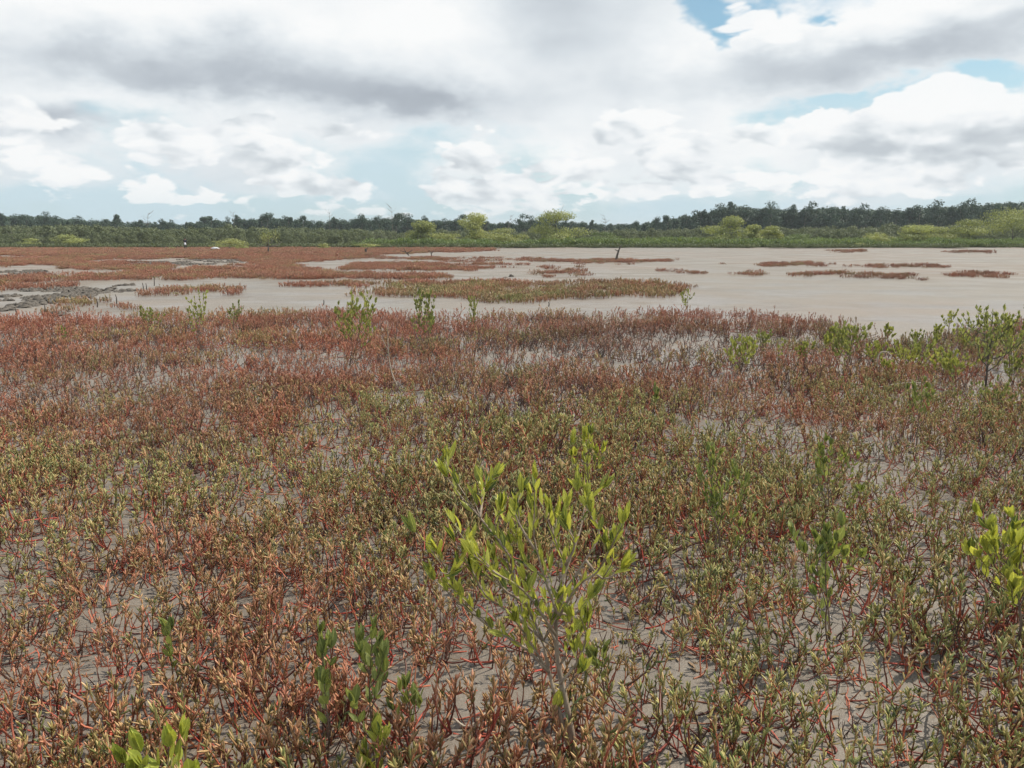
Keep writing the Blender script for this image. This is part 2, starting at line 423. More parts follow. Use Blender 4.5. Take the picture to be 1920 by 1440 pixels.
def redness(X, Y):
    px, py = to_px(X, Y)
    base = np.interp(py, [466, 520, 590, 700, 780, 860, 1000, 1440], [0.92, 0.90, 0.86, 0.70, 0.50, 0.30, 0.20, 0.17])
    base = base - 0.30 * sstep(px, 950, 1500) * sstep(py, 600, 640) - 0.16 * sstep(px, 700, 1300) * (1 - sstep(py, 590, 600)) * sstep(py, 520, 540)
    base = base + 0.05 * sstep(py, 880, 960) * (1 - sstep(px, 500, 900))
    n = fbm(X * 0.8, Y * 0.8, 3, 51)
    return np.clip(base + (n - 0.5) * 1.7, 0, 1)
def dryness(X, Y):
    px, py = to_px(X, Y)
    d = sstep(fbm(X * 0.7, Y * 0.7, 3, 77), 0.54, 0.70) * 0.30
    d = d + 0.75 * np.exp(-((px - 1230) / 270) ** 2 - ((py - 645) / 38) ** 2) + 0.4 * np.exp(-((px - 1700) / 180) ** 2 - ((py - 635) / 22) ** 2)
    d = d + 0.35 * np.exp(-((px - 120) / 200) ** 2 - ((py - 760) / 60) ** 2)
    return np.clip(d, 0, 1)

ISLES = {   # low vegetated islands on the flat: polygons
    'far_left': [[(-900, 466), (930, 466), (925, 471), (800, 474), (720, 478), (640, 486), (560, 492), (545, 500), (470, 501), (455, 488), (330, 486), (200, 487), (130, 497), (0, 500), (-900, 505)],
                 [(-900, 530), (0, 524), (60, 518), (190, 514), (290, 507), (330, 518), (250, 528), (120, 541), (0, 547), (-900, 556)],
                 [(100, 497), (210, 492), (330, 500), (320, 507), (200, 506), (110, 504)],
                 [(310, 512), (380, 503), (470, 501), (560, 499), (640, 513), (700, 528), (640, 537), (520, 537), (480, 526), (400, 524), (300, 529)],
                 [(250, 557), (300, 543), (360, 538), (440, 535), (445, 546), (360, 553), (300, 558)]],
    'reddish_band': [[(500, 513), (700, 514), (830, 519), (930, 526), (962, 531), (900, 538), (780, 537), (560, 538)],
                     [(640, 499), (700, 495), (790, 494), (892, 501), (880, 508), (760, 506), (640, 509)],
                     [(842, 506), (860, 499), (920, 495), (988, 496), (985, 500), (900, 506), (880, 510)]],
    'brown_band': [[(668, 552), (720, 541), (850, 539), (960, 533), (1100, 531), (1230, 534), (1268, 547), (1255, 556), (1190, 565), (1060, 559), (1000, 567), (850, 562), (780, 556)]],
    'thin_line': [[(560, 483), (640, 482), (800, 483), (1000, 486), (1180, 488), (1268, 490), (1180, 495), (1110, 493), (900, 489), (700, 487)],
                  [(800, 492), (890, 490), (900, 492), (810, 495)]],
    'red_islet': [[(984, 514), (1030, 502), (1090, 497), (1098, 502), (1070, 508), (1098, 516), (1030, 520)]],
    'upper_strip_left': [[(1408, 497), (1440, 492), (1500, 492), (1566, 497), (1500, 499), (1430, 499)], [(1346, 494), (1378, 494), (1378, 496), (1346, 496)]],
    'upper_strip_right': [[(1580, 501), (1660, 499), (1690, 495), (1760, 498), (1776, 502), (1720, 504), (1640, 503)]],
    'lower_strip_left': [[(1215, 514), (1240, 509), (1270, 510), (1330, 513), (1300, 516), (1240, 516)], [(1354, 517), (1380, 511), (1424, 512), (1434, 517), (1390, 519)]],
    'lower_strip_mid': [[(1478, 517), (1550, 513), (1640, 513), (1700, 515), (1730, 522), (1680, 524), (1600, 520), (1490, 519)]],
    'lower_strip_right': [[(1748, 515), (1790, 512), (1830, 513), (1916, 520), (1900, 524), (1820, 523), (1770, 519)]],
    'tiny_tuft': [[(1736, 529), (1738, 523), (1754, 523), (1753, 529)]],
    'olive_tuft': [[(1262, 537), (1270, 530), (1302, 530), (1306, 537)]],
    'orange_islet': [[(414, 558), (440, 550), (520, 549), (526, 555), (470, 562)]],
    'sparse_islet': [[(86, 583), (130, 571), (200, 568), (296, 577), (290, 584), (200, 582), (120, 586)]],
    'shore_specks': [[(1560, 470), (1612, 470), (1610, 473), (1565, 473)], [(1776, 473), (1790, 471), (1850, 471), (1850, 474), (1800, 475)]],
}
def isle_mask(polys, X, Y):
    px, py = to_px(X, Y)
    s = np.clip((py - 447) / 100.0, 0.12, 1.5)
    qx = px + (fbm(X * 0.5, Y * 0.5, 3, 5) - 0.5) * 70 * s ** 0.5
    qy = py + (fbm(X * 0.6 + 9, Y * 0.6, 3, 6) - 0.5) * 20 * s
    r = np.zeros(px.shape, bool)
    for p in polys: r |= in_poly(qx, qy, p)
    return r

# ------------------------------------------------------------------ ground
def ground_z(X, Y):
    r = np.sqrt(X * X + Y * Y)
    k = np.clip(1.3 - r / 30, 0, 1)
    z = ((fbm(X * 2.2, Y * 2.2, 4, 90) - 0.5) * 0.05 + (fbm(X * 7.0, Y * 7.0, 2, 91) - 0.5) * 0.022) * k
    # the low bank beyond the flat
    bank = sstep(Y, 128, 136) * 0.35
    return z + bank
def build_ground():
    na, nr = 540, 420
    rr = np.concatenate(([0.0], np.geomspace(0.5, 60, nr - 60), np.geomspace(63, 6000, 60)[0:]))
    ang = np.linspace(0, 2 * np.pi, na, endpoint=False)
    # more angular resolution in front: warp
    ang = ang - 0.55 * np.sin(2 * ang) * 0 
    verts = [(0, 0, 0)]; 
    X = (rr[1:, None] * np.sin(ang)[None, :]).ravel(); Y = (rr[1:, None] * np.cos(ang)[None, :]).ravel()
    Z = ground_z(X, Y); Z[-na:] = 0
    V = np.vstack(([[0, 0, 0]], np.stack((X, Y, Z), 1)))
    n = len(rr) - 1
    i = np.arange(n - 1)[:, None] * na; k = np.arange(na)[None, :]; k2 = (k + 1) % na
    F = np.stack((1 + i + k, 1 + i + na + k, 1 + i + na + k2, 1 + i + k2), -1).reshape(-1, 4)
    tri = [(0, 1 + int(a), 1 + int((a + 1) % na)) for a in range(na)]
    me = bpy.data.meshes.new("ground")
    me.from_pydata(V.tolist(), [], [tuple(q) for q in F.tolist()] + tri)
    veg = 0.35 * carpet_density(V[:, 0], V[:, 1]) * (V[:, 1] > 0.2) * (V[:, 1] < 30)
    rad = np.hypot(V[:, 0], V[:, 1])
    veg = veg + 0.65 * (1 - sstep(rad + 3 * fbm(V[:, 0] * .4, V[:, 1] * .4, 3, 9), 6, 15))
    for key in ISLES:
        veg = np.maximum(veg, isle_mask(ISLES[key], V[:, 0], V[:, 1]) * (V[:, 1] > 10))
    at = me.attributes.new('veg', 'FLOAT', 'POINT'); at.data.foreach_set('value', veg.astype(float))
    me.materials.append(M_MUD); me.shade_smooth(); me.update()
    # orientation
    o = link("ground", me); tag(o, "pale grey tidal mud flat with wet patches", None, None, 'structure')
    if me.polygons[0].normal.z < 0: me.flip_normals()
    return o
build_ground()

# ------------------------------------------------------------------ scattering
def scatter(name, P, rot, scl, idx, tint, protos, label, cat, kind='stuff'):
    me = bpy.data.meshes.new(name); n = len(P)
    me.vertices.add(n); me.vertices.foreach_set('co', np.asarray(P, np.float32).ravel())
    a = me.attributes.new('rot', 'FLOAT_VECTOR', 'POINT'); a.data.foreach_set('vector', np.asarray(rot, np.float32).ravel())
    a = me.attributes.new('scl', 'FLOAT_VECTOR', 'POINT'); a.data.foreach_set('vector', np.asarray(scl, np.float32).ravel())
    a = me.attributes.new('pick', 'INT', 'POINT'); a.data.foreach_set('value', np.asarray(idx, np.int32))
    a = me.attributes.new('tint', 'FLOAT_COLOR', 'POINT'); a.data.foreach_set('color', np.hstack((tint, np.ones((n, 1)))).astype(np.float32).ravel())
    me.update()
    o = link(name, me); tag(o, label, cat, None, kind)
    c = bpy.data.collections.new(name + "_kinds")
    for p in protos: c.objects.link(p)
    ng = bpy.data.node_groups.new(name + "_nodes", 'GeometryNodeTree')
    ng.interface.new_socket('Geometry', in_out='INPUT', socket_type='NodeSocketGeometry')
    ng.interface.new_socket('Geometry', in_out='OUTPUT', socket_type='NodeSocketGeometry')
    gi = ng.nodes.new('NodeGroupInput'); go = ng.nodes.new('NodeGroupOutput')
    iop = ng.nodes.new('GeometryNodeInstanceOnPoints'); ci = ng.nodes.new('GeometryNodeCollectionInfo')
    ci.inputs['Collection'].default_value = c; ci.inputs['Separate Children'].default_value = True; ci.inputs['Reset Children'].default_value = True
    iop.inputs['Pick Instance'].default_value = True
    def na(nm, ty):
        q = ng.nodes.new('GeometryNodeInputNamedAttribute'); q.data_type = ty; q.inputs[0].default_value = nm; return q.outputs[0]
    L = ng.links.new
    e2r = ng.nodes.new('FunctionNodeEulerToRotation'); L(na('rot', 'FLOAT_VECTOR'), e2r.inputs[0])
    L(gi.outputs[0], iop.inputs['Points']); L(ci.outputs[0], iop.inputs['Instance'])
    L(e2r.outputs[0], iop.inputs['Rotation']); L(na('scl', 'FLOAT_VECTOR'), iop.inputs['Scale']); L(na('pick', 'INT'), iop.inputs['Instance Index'])
    L(iop.outputs[0], go.inputs[0])
    md = o.modifiers.new('scatter', 'NODES'); md.node_group = ng
    return o
def proto(name, me): return bpy.data.objects.new(name, me)

# ------------------------------------------------------------------ the creeping succulent that carpets the mud
def fleshy_leaf(mb, rng, p, d, L, r, leafy=1.0, rnd=0.5, sides=4, curl=0.5):
    d = d.normalized(); pts = []; up = Vector((0, 0, 1))
    q = p.copy(); dd = d.copy(); seg = 3
    for i in range(seg + 1):
        pts.append(q.copy()); dd = (dd + up * curl * 0.28).normalized(); q = q + dd * (L / seg)
    mb.tube(pts, [r * 0.45, r * 1.0, r * 0.92, r * 0.22], sides, leafy, rnd, cap=False)
def upright(mb, rng, p, d, h, sides=4, r=0.0028, leafL=0.042, lo=0.35, pairs=None):
    pts = [p.copy()]; q = p.copy(); dd = d.normalized(); n = 5
    for i in range(n):
        dd = (dd + Vector((rng.uniform(-.28, .28), rng.uniform(-.28, .28), 0.30))).normalized()
        q = q + dd * h / n; pts.append(q.copy())
    srnd = rng.random() ** 1.8
    mb.tube(pts, [r * (1.15 - 0.5 * i / n) for i in range(n + 1)], sides, [max(0, (i / n - 0.55)) * 1.2 for i in range(n + 1)], srnd, cap=False)
    pairs = pairs or rng.choice([2, 3, 3, 4])
    ph = rng.random() * 3.1
    for k in range(pairs):
        t = lo + (1 - lo) * (k + 0.5) / pairs; f = t * n; i = min(int(f), n - 1)
        c = pts[i].lerp(pts[i + 1], f - i); ax = (pts[i + 1] - pts[i]).normalized()
        s1 = ax.cross(Vector((math.cos(ph), math.sin(ph), 0.1))).normalized(); ph += 1.57 + rng.uniform(-.3, .3)
        for s in (1, -1):
            if rng.random() < 0.10: continue
            sp = rng.uniform(0.45, 1.5) * (1.2 - 0.5 * t)
            fleshy_leaf(mb, rng, c, ax + s1 * s * sp, leafL * rng.uniform(0.5, 1.25), 0.0031 * rng.uniform(0.8, 1.2), rng.uniform(0.86, 1.0), min(1, max(0, rng.gauss(0.5, 0.36))), 4, rng.uniform(-0.3, 1.1))
    if True:
        for k in range(rng.randint(1, 3)):
            a = rng.random() * 6.28
            fleshy_leaf(mb, rng, pts[-1], dd + Vector((math.cos(a), math.sin(a), 0)) * 0.6, leafL * rng.uniform(0.5, .9), 0.0034, 1.0, rng.random(), 4, 0.3)
def sprig(i):
    rng = random.Random(100 + i); mb = MB()
    a = rng.random() * 6.28; cr = rng.choice([0.03, 0.06, 0.10, 0.14, 0.2])
    # creeping runner on the mud
    q = Vector((0, 0, 0.004)); pts = [q.copy()]; dd = Vector((math.cos(a), math.sin(a), 0.0)); n = 5
    for k in range(n):
        dd = (dd + Vector((rng.uniform(-.5, .5), rng.uniform(-.5, .5), rng.uniform(-.1, .25)))).normalized()
        q = q + dd * cr / n * 1.3; q.z = max(0.003, q.z); pts.append(q.copy())
    mb.tube(pts, [0.0035, 0.0037, 0.0036, 0.0034, 0.0032, 0.003], 5, 0.0, rng.random() ** 1.3, cap=False)
    for k in range(rng.choice([1, 1, 2, 2, 3])):
        b = pts[rng.randint(0, n)]
        d = Vector((rng.uniform(-.6, .6), rng.uniform(-.6, .6), rng.uniform(0.4, 1.0)))
        upright(mb, rng, b, d, rng.uniform(0.06, 0.17), leafL=rng.uniform(0.026, 0.043), lo=rng.uniform(0.35, 0.75))
    return proto("saltwort_sprig_%02d" % i, mb.mesh("saltwort_sprig", M_SALT))
SPRIGS = [sprig(i) for i in range(18)]
def tuft(i, wide, n, h, L, r):
    rng = random.Random(500 + i); mb = MB()
    for k in range(n):
        a = rng.random() * 6.28; rr = wide * math.sqrt(rng.random()); p = Vector((rr * math.cos(a), rr * math.sin(a), 0))
        hh = h * rng.uniform(0.55, 1.1); top = p + Vector((rng.uniform(-.3, .3) * hh, rng.uniform(-.3, .3) * hh, hh))
        mb.tube([p, p.lerp(top, .5) + Vector((rng.uniform(-.02, .02), 0, 0)), top], [r * .6, r * .55, r * .4], 3, 0.0, rng.random(), cap=False)
        for j in range(7):
            t = 0.3 + 0.7 * (j + .5) / 7; c = p.lerp(top, t); b = rng.random() * 6.28
            fleshy_leaf(mb, rng, c, Vector((math.cos(b) * .7, math.sin(b) * .7, 0.9)), L * rng.uniform(.6, 1.2), r, 1.0, min(1, max(0, rng.gauss(0.5, 0.27))), 3, 0.5)
    return proto("saltwort_tuft_%02d" % i, mb.mesh("saltwort_tuft", M_SALT))
TUFT_M = [tuft(i, 0.24, 9, 0.15, 0.060, 0.006) for i in range(8)]
TUFT_F = [tuft(20 + i, 0.60, 15, 0.19, 0.085, 0.010) for i in range(6)]

rs = np.random.RandomState(3)
def wedge(r0, r1, per_m2, half=50):
    A = (r1 * r1 - r0 * r0) * R(half); n = int(A * per_m2)
    r = np.sqrt(rs.uniform(r0 * r0, r1 * r1, n)); a = rs.uniform(-R(half), R(half), n)
    return r * np.sin(a), r * np.cos(a)
def put(name, X, Y, protos, smin, smax, label, cat, tilt=0.16, red_add=0.0, dry_add=0.0):
    n = len(X)
    P = np.stack((X, Y, ground_z(X, Y) - 0.003), 1)
    rot = np.stack((rs.normal(0, tilt, n), rs.normal(0, tilt, n), rs.uniform(0, 6.28, n)), 1)
    s = rs.uniform(smin, smax, n) * (0.70 + 0.65 * fbm(X * 0.9, Y * 0.9, 2, 61)); scl = np.stack((s, s, s * rs.uniform(.85, 1.15, n)), 1)
    tint = np.stack((np.clip(redness(X, Y) + red_add + rs.normal(0, .16, n), 0, 1), np.clip(dryness(X, Y) + dry_add + rs.normal(0, .08, n), 0, 1), rs.uniform(0, 1, n) ** 2), 1)
    return scatter(name, P, rot, scl, rs.randint(0, len(protos), n), tint, protos, label, cat)

X1, Y1 = wedge(1.0, 9.5, 520); k = rs.uniform(0, 1, len(X1)) < np.clip(1.25 - np.hypot(X1, Y1) * .095, .50, 1); X1, Y1 = X1[k], Y1[k]; k = rs.uniform(0, 1, len(X1)) < carpet_density(X1, Y1); X1, Y1 = X1[k], Y1[k]
X2, Y2 = wedge(9.5, 27, 135); k = rs.uniform(0, 1, len(X2)) < carpet_density(X2, Y2); X2, Y2 = X2[k], Y2[k]
put("saltwort_carpet", np.concatenate((X1, X2)), np.concatenate((Y1, Y2)), SPRIGS, 0.66, 1.12,
    "carpet of red and olive green fleshy saltwort stems covering the foreground mud", "ground cover")
def dead_sprig(i):
    rng = random.Random(300 + i); mb = MB()
    for k in range(rng.randint(2, 4)):
        a = rng.random() * 6.28; h = rng.uniform(.05, .16); q = Vector((rng.uniform(-.03, .03), rng.uniform(-.03, .03), 0)); pts = [q.copy()]; d = Vector((math.cos(a) * .5, math.sin(a) * .5, 1))
        for j in range(4): d = (d + Vector((rng.uniform(-.4, .4), rng.uniform(-.4, .4), .1))).normalized(); q = q + d * h / 4; pts.append(q.copy())
        mb.tube(pts, [.0028, .0026, .0022, .0018, .001], 4, 0.0, 0.05, cap=False)
        p = pts[2]; mb.tube([p, p + Vector((rng.uniform(-.03, .03), rng.uniform(-.03, .03), .03))], [.0016, .0008], 4, 0.0, 0.05, cap=False)
    return proto("dead_stalk_%02d" % i, mb.mesh("dead_stalk", M_SALT))
DEADS = [dead_sprig(i) for i in range(8)]
X3, Y3 = wedge(1.0, 16, 40); k = (rs.uniform(0, 1, len(X3)) < .3 + .7 * (fbm(X3 * .9, Y3 * .9, 3, 68) > .5)) & (carpet_density(X3, Y3) > .1); X3, Y3 = X3[k], Y3[k]
put("dead_stalks", X3, Y3, DEADS, 0.8, 1.4, "leafless dark dead stalks scattered through the foreground carpet", "dead stalks", dry_add=.8)
ISLE_LABEL = {
    'far_left': "rust red saltwort meadow across the far left of the flat",
    'reddish_band': "red saltwort bands in the middle of the flat, behind the brownish bank",
    'brown_band': "brownish olive saltwort bank in mid picture, nearest before the bare mud strip",
    'thin_line': "long thin red line of saltwort with the dead stick standing in it",
    'red_islet': "small red saltwort islet just behind the brownish bank",
    'upper_strip_left': "left strip of the far pair of red saltwort strips on the right mud",
    'upper_strip_right': "right strip of the far pair of red saltwort strips on the right mud",
    'lower_strip_left': "small broken saltwort strip left of the nearer strips on the right mud",
    'lower_strip_mid': "longest saltwort strip in the nearer row on the right mud",
    'lower_strip_right': "saltwort strip at the right end of the nearer row, by the picture edge",
    'tiny_tuft': "tiny saltwort tuft alone below the nearer row of strips on the right",
    'olive_tuft': "small olive tuft on mud above the lone seedling at the carpet edge",
    'orange_islet': "low orange saltwort islet on grey mud left of the picture centre",
    'sparse_islet': "sparse ochre saltwort islet nearest the carpet edge on the left",
    'shore_specks': "tiny dark red saltwort specks close to the far green bank",
}
for key, polys in ISLES.items():
    pts = []
    ax = [G(max(-700, min(2600, p[0])), p[1]) for q in polys for p in q]
    x0, x1 = min(p.x for p in ax) - 2, max(p.x for p in ax) + 2; y0, y1 = min(p.y for p in ax) - 3, max(p.y for p in ax) + 6
    y1 = min(y1, 133)
    def samp(ya, yb, per):
        if yb <= ya: return np.zeros(0), np.zeros(0)
        n = int((x1 - x0) * (yb - ya) * per); X = rs.uniform(x0, x1, n); Y = rs.uniform(ya, yb, n)
        m = isle_mask(polys, X, Y) & (np.abs(X) < Y * 0.95 + 3)
        m &= fbm(X * 1.3, Y * 1.3, 3, 44) > (0.34 if key != 'sparse_islet' else 0.47)
        if key in ('far_left', 'reddish_band'): m &= fbm(X * 0.09, Y * 0.26, 4, 46) > np.where(Y < 85, .415, .37)
        if key not in ('far_left', 'reddish_band', 'sparse_islet', 'brown_band'): m &= fbm(X * 0.55, Y * 1.1, 4, 45) > (0.50 if key != 'shore_specks' else .56)
        return X[m], Y[m]
    Xa, Ya = samp(max(y0, 10), min(y1, 72), 15); Xb, Yb = samp(max(y0, 72), y1, 5.0)
    PR = TUFT_M + TUFT_F
    X = np.concatenate((Xa, Xb)); Y = np.concatenate((Ya, Yb)); n = len(X)
    if n == 0: continue
    o = put("saltwort_" + ("meadow" if key == 'far_left' else "patch"), X, Y, PR, *((0.7, 1.1) if key in ('far_left', 'reddish_band', 'brown_band') else (.6, 1.0)), ISLE_LABEL[key], "ground cover", 0.10,
            0.0 if key not in ('brown_band', 'sparse_islet', 'olive_tuft') else -0.35, .36 if key in ('far_left', 'reddish_band', 'brown_band') else .45)
    pick = np.concatenate((rs.randint(0, len(TUFT_M), len(Xa)), len(TUFT_M) + rs.randint(0, len(TUFT_F), len(Xb)))).astype(np.int32)
    # names sort alphabetically in the collection: tuft_00..07 then tuft_20..25
    o.data.attributes['pick'].data.foreach_set('value', pick)

# ------------------------------------------------------------------ leaf blades
def leaf_profile(w, fold, bend, n=5):
    vs = []; fs = []
    for i in range(n + 1):
        t = i / n; ww = w * (math.sin(math.pi * min(1, t * 0.96 + 0.02)) ** 0.75) * (1.12 - 0.25 * t)
        if i == n: ww = 0.004
        zz = bend * t * t
        vs += [(-ww, t, zz + fold * ww), (0, t, zz), (ww, t, zz + fold * ww)]
    for i in range(n):
        for k in range(2): a = i * 3 + k; fs.append((a, a + 1, a + 4, a + 3))
    return vs, fs
PROF = [leaf_profile(0.185, 0.35, -0.12), leaf_profile(0.21, 0.25, 0.05), leaf_profile(0.17, 0.5, -0.22), leaf_profile(0.20, 0.15, 0.10)]
def leaf_meshes(mat):
    out = []
    for q, pr in enumerate(PROF):
        mb = MB(); mb.add(pr[0], pr[1], 1.0, q / 3.0); out.append(mb.mesh("leaf", mat))
    return out
LM = {m.name: leaf_meshes(m) for m in (M_LEAF, M_LEAF_DK, M_LEAF_YL, M_LEAF_MD)}
def leaf_matrix(p, d, size, rng, wide=1.0):
    d = d.normalized(); side = d.cross(Vector((rng.uniform(-1, 1), rng.uniform(-1, 1), rng.uniform(-.2, 1))))
    if side.length < 1e-3: side = d.orthogonal()
    side.normalize(); nrm = side.cross(d)
    M = Matrix((side * size * wide, d * size, nrm * size)).transposed().to_4x4(); M.translation = p
    return M

def twig_leaves(pts, rng, size, start=0.35, step=0.05, tip=4, spread=0.7, keep=1.0):
    """leaf directions along a twig: opposite pairs and an upright terminal cluster"""
    out = []; L = [0.0]
    for a, b in zip(pts, pts[1:]): L.append(L[-1] + (b - a).length)
    s = L[-1] * start; ph = rng.random() * 6.28
    while s < L[-1] * 0.97:
        i = max(j for j in range(len(L) - 1) if L[j] <= s); f = (s - L[i]) / max(1e-6, L[i + 1] - L[i])
        c = pts[i].lerp(pts[i + 1], f); ax = (pts[i + 1] - pts[i]).normalized()
        sd = ax.cross(Vector((math.cos(ph), math.sin(ph), 0.2))).normalized(); ph += 1.57
        for k in (1, -1):
            if rng.random() < keep:
                out.append((c, (ax * 0.6 + Vector((0, 0, 0.55)) + sd * k * spread * rng.uniform(.6, 1.1)), size * rng.uniform(.65, 1.05)))
        s += step * rng.uniform(.8, 1.3)
    ax = (pts[-1] - pts[-2]).normalized()
    for k in range(tip):
        a = rng.random() * 6.28
        out.append((pts[-1], ax * 0.8 + Vector((math.cos(a) * .38, math.sin(a) * .38, 0.7)), size * rng.uniform(.75, 1.2)))
    return out
def curve(pts, n=4):
    """Catmull-Rom through the points"""
    pts = [Vector(p) for p in pts]; P = [pts[0] * 2 - pts[1]] + pts + [pts[-1] * 2 - pts[-2]]; out = []
    for i in range(1, len(P) - 2):
        for k in range(n):
            t = k / n; a, b, c, d = P[i - 1], P[i], P[i + 1], P[i + 2]
            out.append(0.5 * ((2 * b) + (c - a) * t + (2 * a - 5 * b + 4 * c - d) * t * t + (3 * b - a - 3 * c + d) * t ** 3))
    out.append(pts[-1]); return out

def finish_plant(name, base, stems, leaves, rng, mat_l, mat_s, label, cat, group=None, leaf_objects=True, leaf_name='leaf', wide=1.0):
    root = empty(name, base); tag(root, label, cat, group)
    mb = MB()
    for pts, rad in stems:
        q = curve([p - base for p in pts], 3); n = len(q)
        mb.tube(q, [rad[0] + (rad[1] - rad[0]) * i / (n - 1) for i in range(n)], 6, 0, rng.random())
    mb.build('stem', mat_s, root)
    if leaf_objects:
        ms = LM[mat_l.name]
        for p, d, s in leaves:
            o = bpy.data.objects.new('leaf', rng.choice(ms)); COL.objects.link(o); o.parent = root
            o.matrix_local = leaf_matrix(p - base, d, s, rng, wide)
    else:
        fb = MB()
        for p, d, s in leaves: fb.blade(leaf_matrix(p - base, d, s, rng, wide), rng.random(), LOWLEAF)
        fb.build('foliage', mat_l, root)
    return root
LOWLEAF = leaf_profile(0.24, 0.3, -0.05, 2)

# ------------------------------------------------------------------ main sapling in the foreground
def main_sapling():
    rng = random.Random(11)
    base = G(1082, 1432); Y0 = base.y
    def path(pp, dz): return [at_depth(x, y, Y0 + dz * i / max(1, len(pp) - 1) + rng.uniform(-.012, .012)) for i, (x, y) in enumerate(pp)]
    stems = []; leaves = []
    stems.append(([base + Vector((0, 0, -.01))] + path([(1066, 1340), (1050, 1262), (1042, 1190), (1046, 1110)], 0.03), (0.0125, 0.0050)))
    stems.append(([base + Vector((-.015, 0.01, -.01))] + path([(1052, 1345), (1030, 1262), (1018, 1200)], 0.05), (0.0085, 0.0045)))
    B = [([(1030, 1262), (985, 1215), (925, 1180), (868, 1135), (815, 1088)], -0.10, .30), ([(868, 1135), (845, 1085), (822, 1040)], -0.12, .2),
         ([(1040, 1200), (1000, 1110), (950, 1035), (900, 970), (872, 940), (838, 895)], 0.22, .35), ([(900, 970), (905, 930), (900, 905)], 0.2, .4),
         ([(1044, 1150), (1020, 1080), (1002, 1010), (1000, 958)], 0.05, .45), ([(1002, 1030), (975, 985), (965, 960)], 0.0, .4),
         ([(1046, 1110), (1060, 1060), (1040, 1010), (1032, 965)], 0.12, .35), ([(1046, 1110), (1072, 1040), (1090, 985), (1098, 935)], 0.16, .4),
         ([(1046, 1130), (1098, 1050), (1124, 1000), (1108, 960)], 0.05, .5), ([(1046, 1160), (1082, 1100), (1120, 1072), (1150, 1020)], -0.06, .45),
         ([(1042, 1190), (985, 1110), (930, 1075), (888, 1040)], -0.16, .35), ([(1018, 1200), (960, 1150), (912, 1118), (882, 1062)], -0.04, .3),
         ([(1018, 1200), (985, 1130), (960, 1085), (948, 1030)], 0.1, .3), ([(985, 1130), (940, 1100), (925, 1050)], 0.02, .3),
         ([(1050, 1282), (1085, 1238), (1100, 1195), (1102, 1160)], 0.02, .6), ([(1052, 1300), (1072, 1275), (1086, 1262)], 0.0, .95),
         ([(1060, 1060), (1078, 1020), (1060, 985)], 0.0, .4), ([(950, 1035), (935, 1010), (918, 1000)], 0.12, .3),
         ([(1098, 1050), (1130, 1085), (1165, 1070)], -0.02, .5), ([(1020, 1080), (985, 1060), (975, 1020)], 0.06, .3),
         ([(1030, 1262), (985, 1190), (965, 1165)], -0.08, .5), ([(1046, 1150), (1080, 1150), (1110, 1120)], 0.04, .5)]
    for pp, dz, st in B:
        q = path(pp, dz); stems.append((q, (0.0046, 0.0016)))
        leaves += twig_leaves(q, rng, 0.060, st * .6, 0.034, 5, 0.55, 0.74)
        for s_ in range(rng.choice([1, 1, 2])):
            p = q[-1 - s_ % 2]; e = p + Vector((rng.uniform(-.07, .07), rng.uniform(-.08, .08), rng.uniform(.02, .10))); m_ = p.lerp(e, .5)
            stems.append(([q[len(q) // 2], m_, e], (.002, .001))); leaves += twig_leaves([q[len(q) // 2], m_, e], rng, 0.058, .4, .035, 4, .6, .75)
    for i in range(9):
        x0, y0 = rng.choice([(1044, 1180), (1040, 1215), (1020, 1200), (1048, 1250)]); p0 = at_depth(x0, y0, Y0 + .03)
        e = at_depth(x0 + rng.uniform(-95, 90), y0 - rng.uniform(30, 120), Y0 + rng.uniform(-.15, .15)); m_ = p0.lerp(e, .5) + Vector((0, 0, -.01))
        stems.append(([p0, m_, e], (.0026, .001))); leaves += twig_leaves([p0, m_, e], rng, 0.05, .5, .04, 3, .6, .6)
    # basal leaves on the trunk
    for (x, y) in ((1042, 1325), (1048, 1325), (1038, 1325)):
        leaves.append((at_depth(x, y, Y0), Vector((rng.uniform(-.3, .3), -.3, 1)), 0.07))
    root = finish_plant('mangrove_sapling', base, stems, leaves, rng, M_LEAF, M_BARK,
                        "largest leafy mangrove sapling, yellow green, in the centre foreground", "sapling", wide=.76)
    # pale root knob at the foot
    mb = MB()
    mb.tube([Vector((-.005, 0, .02)), Vector((.018, -.01, .012)), Vector((.05, -.02, .008)), Vector((.085, -.045, -.006))], [.007, .013, .015, .005], 8, 0, .5)
    mb.tube([Vector((0, 0, .01)), Vector((.02, -.05, .008)), Vector((.05, -.13, -.002))], [.005, .004, .002], 6)
    mb.tube([Vector((0, 0, .01)), Vector((-.01, -.05, .008)), Vector((.005, -.10, -.002))], [.004, .003, .002], 6)
    r = mb.build('root', mat_plain("root_wood", (0.55, 0.33, 0.22), (0.42, 0.28, 0.18), 0.7, 60), root); r['label'] = "pale pinkish root at the foot"
main_sapling()

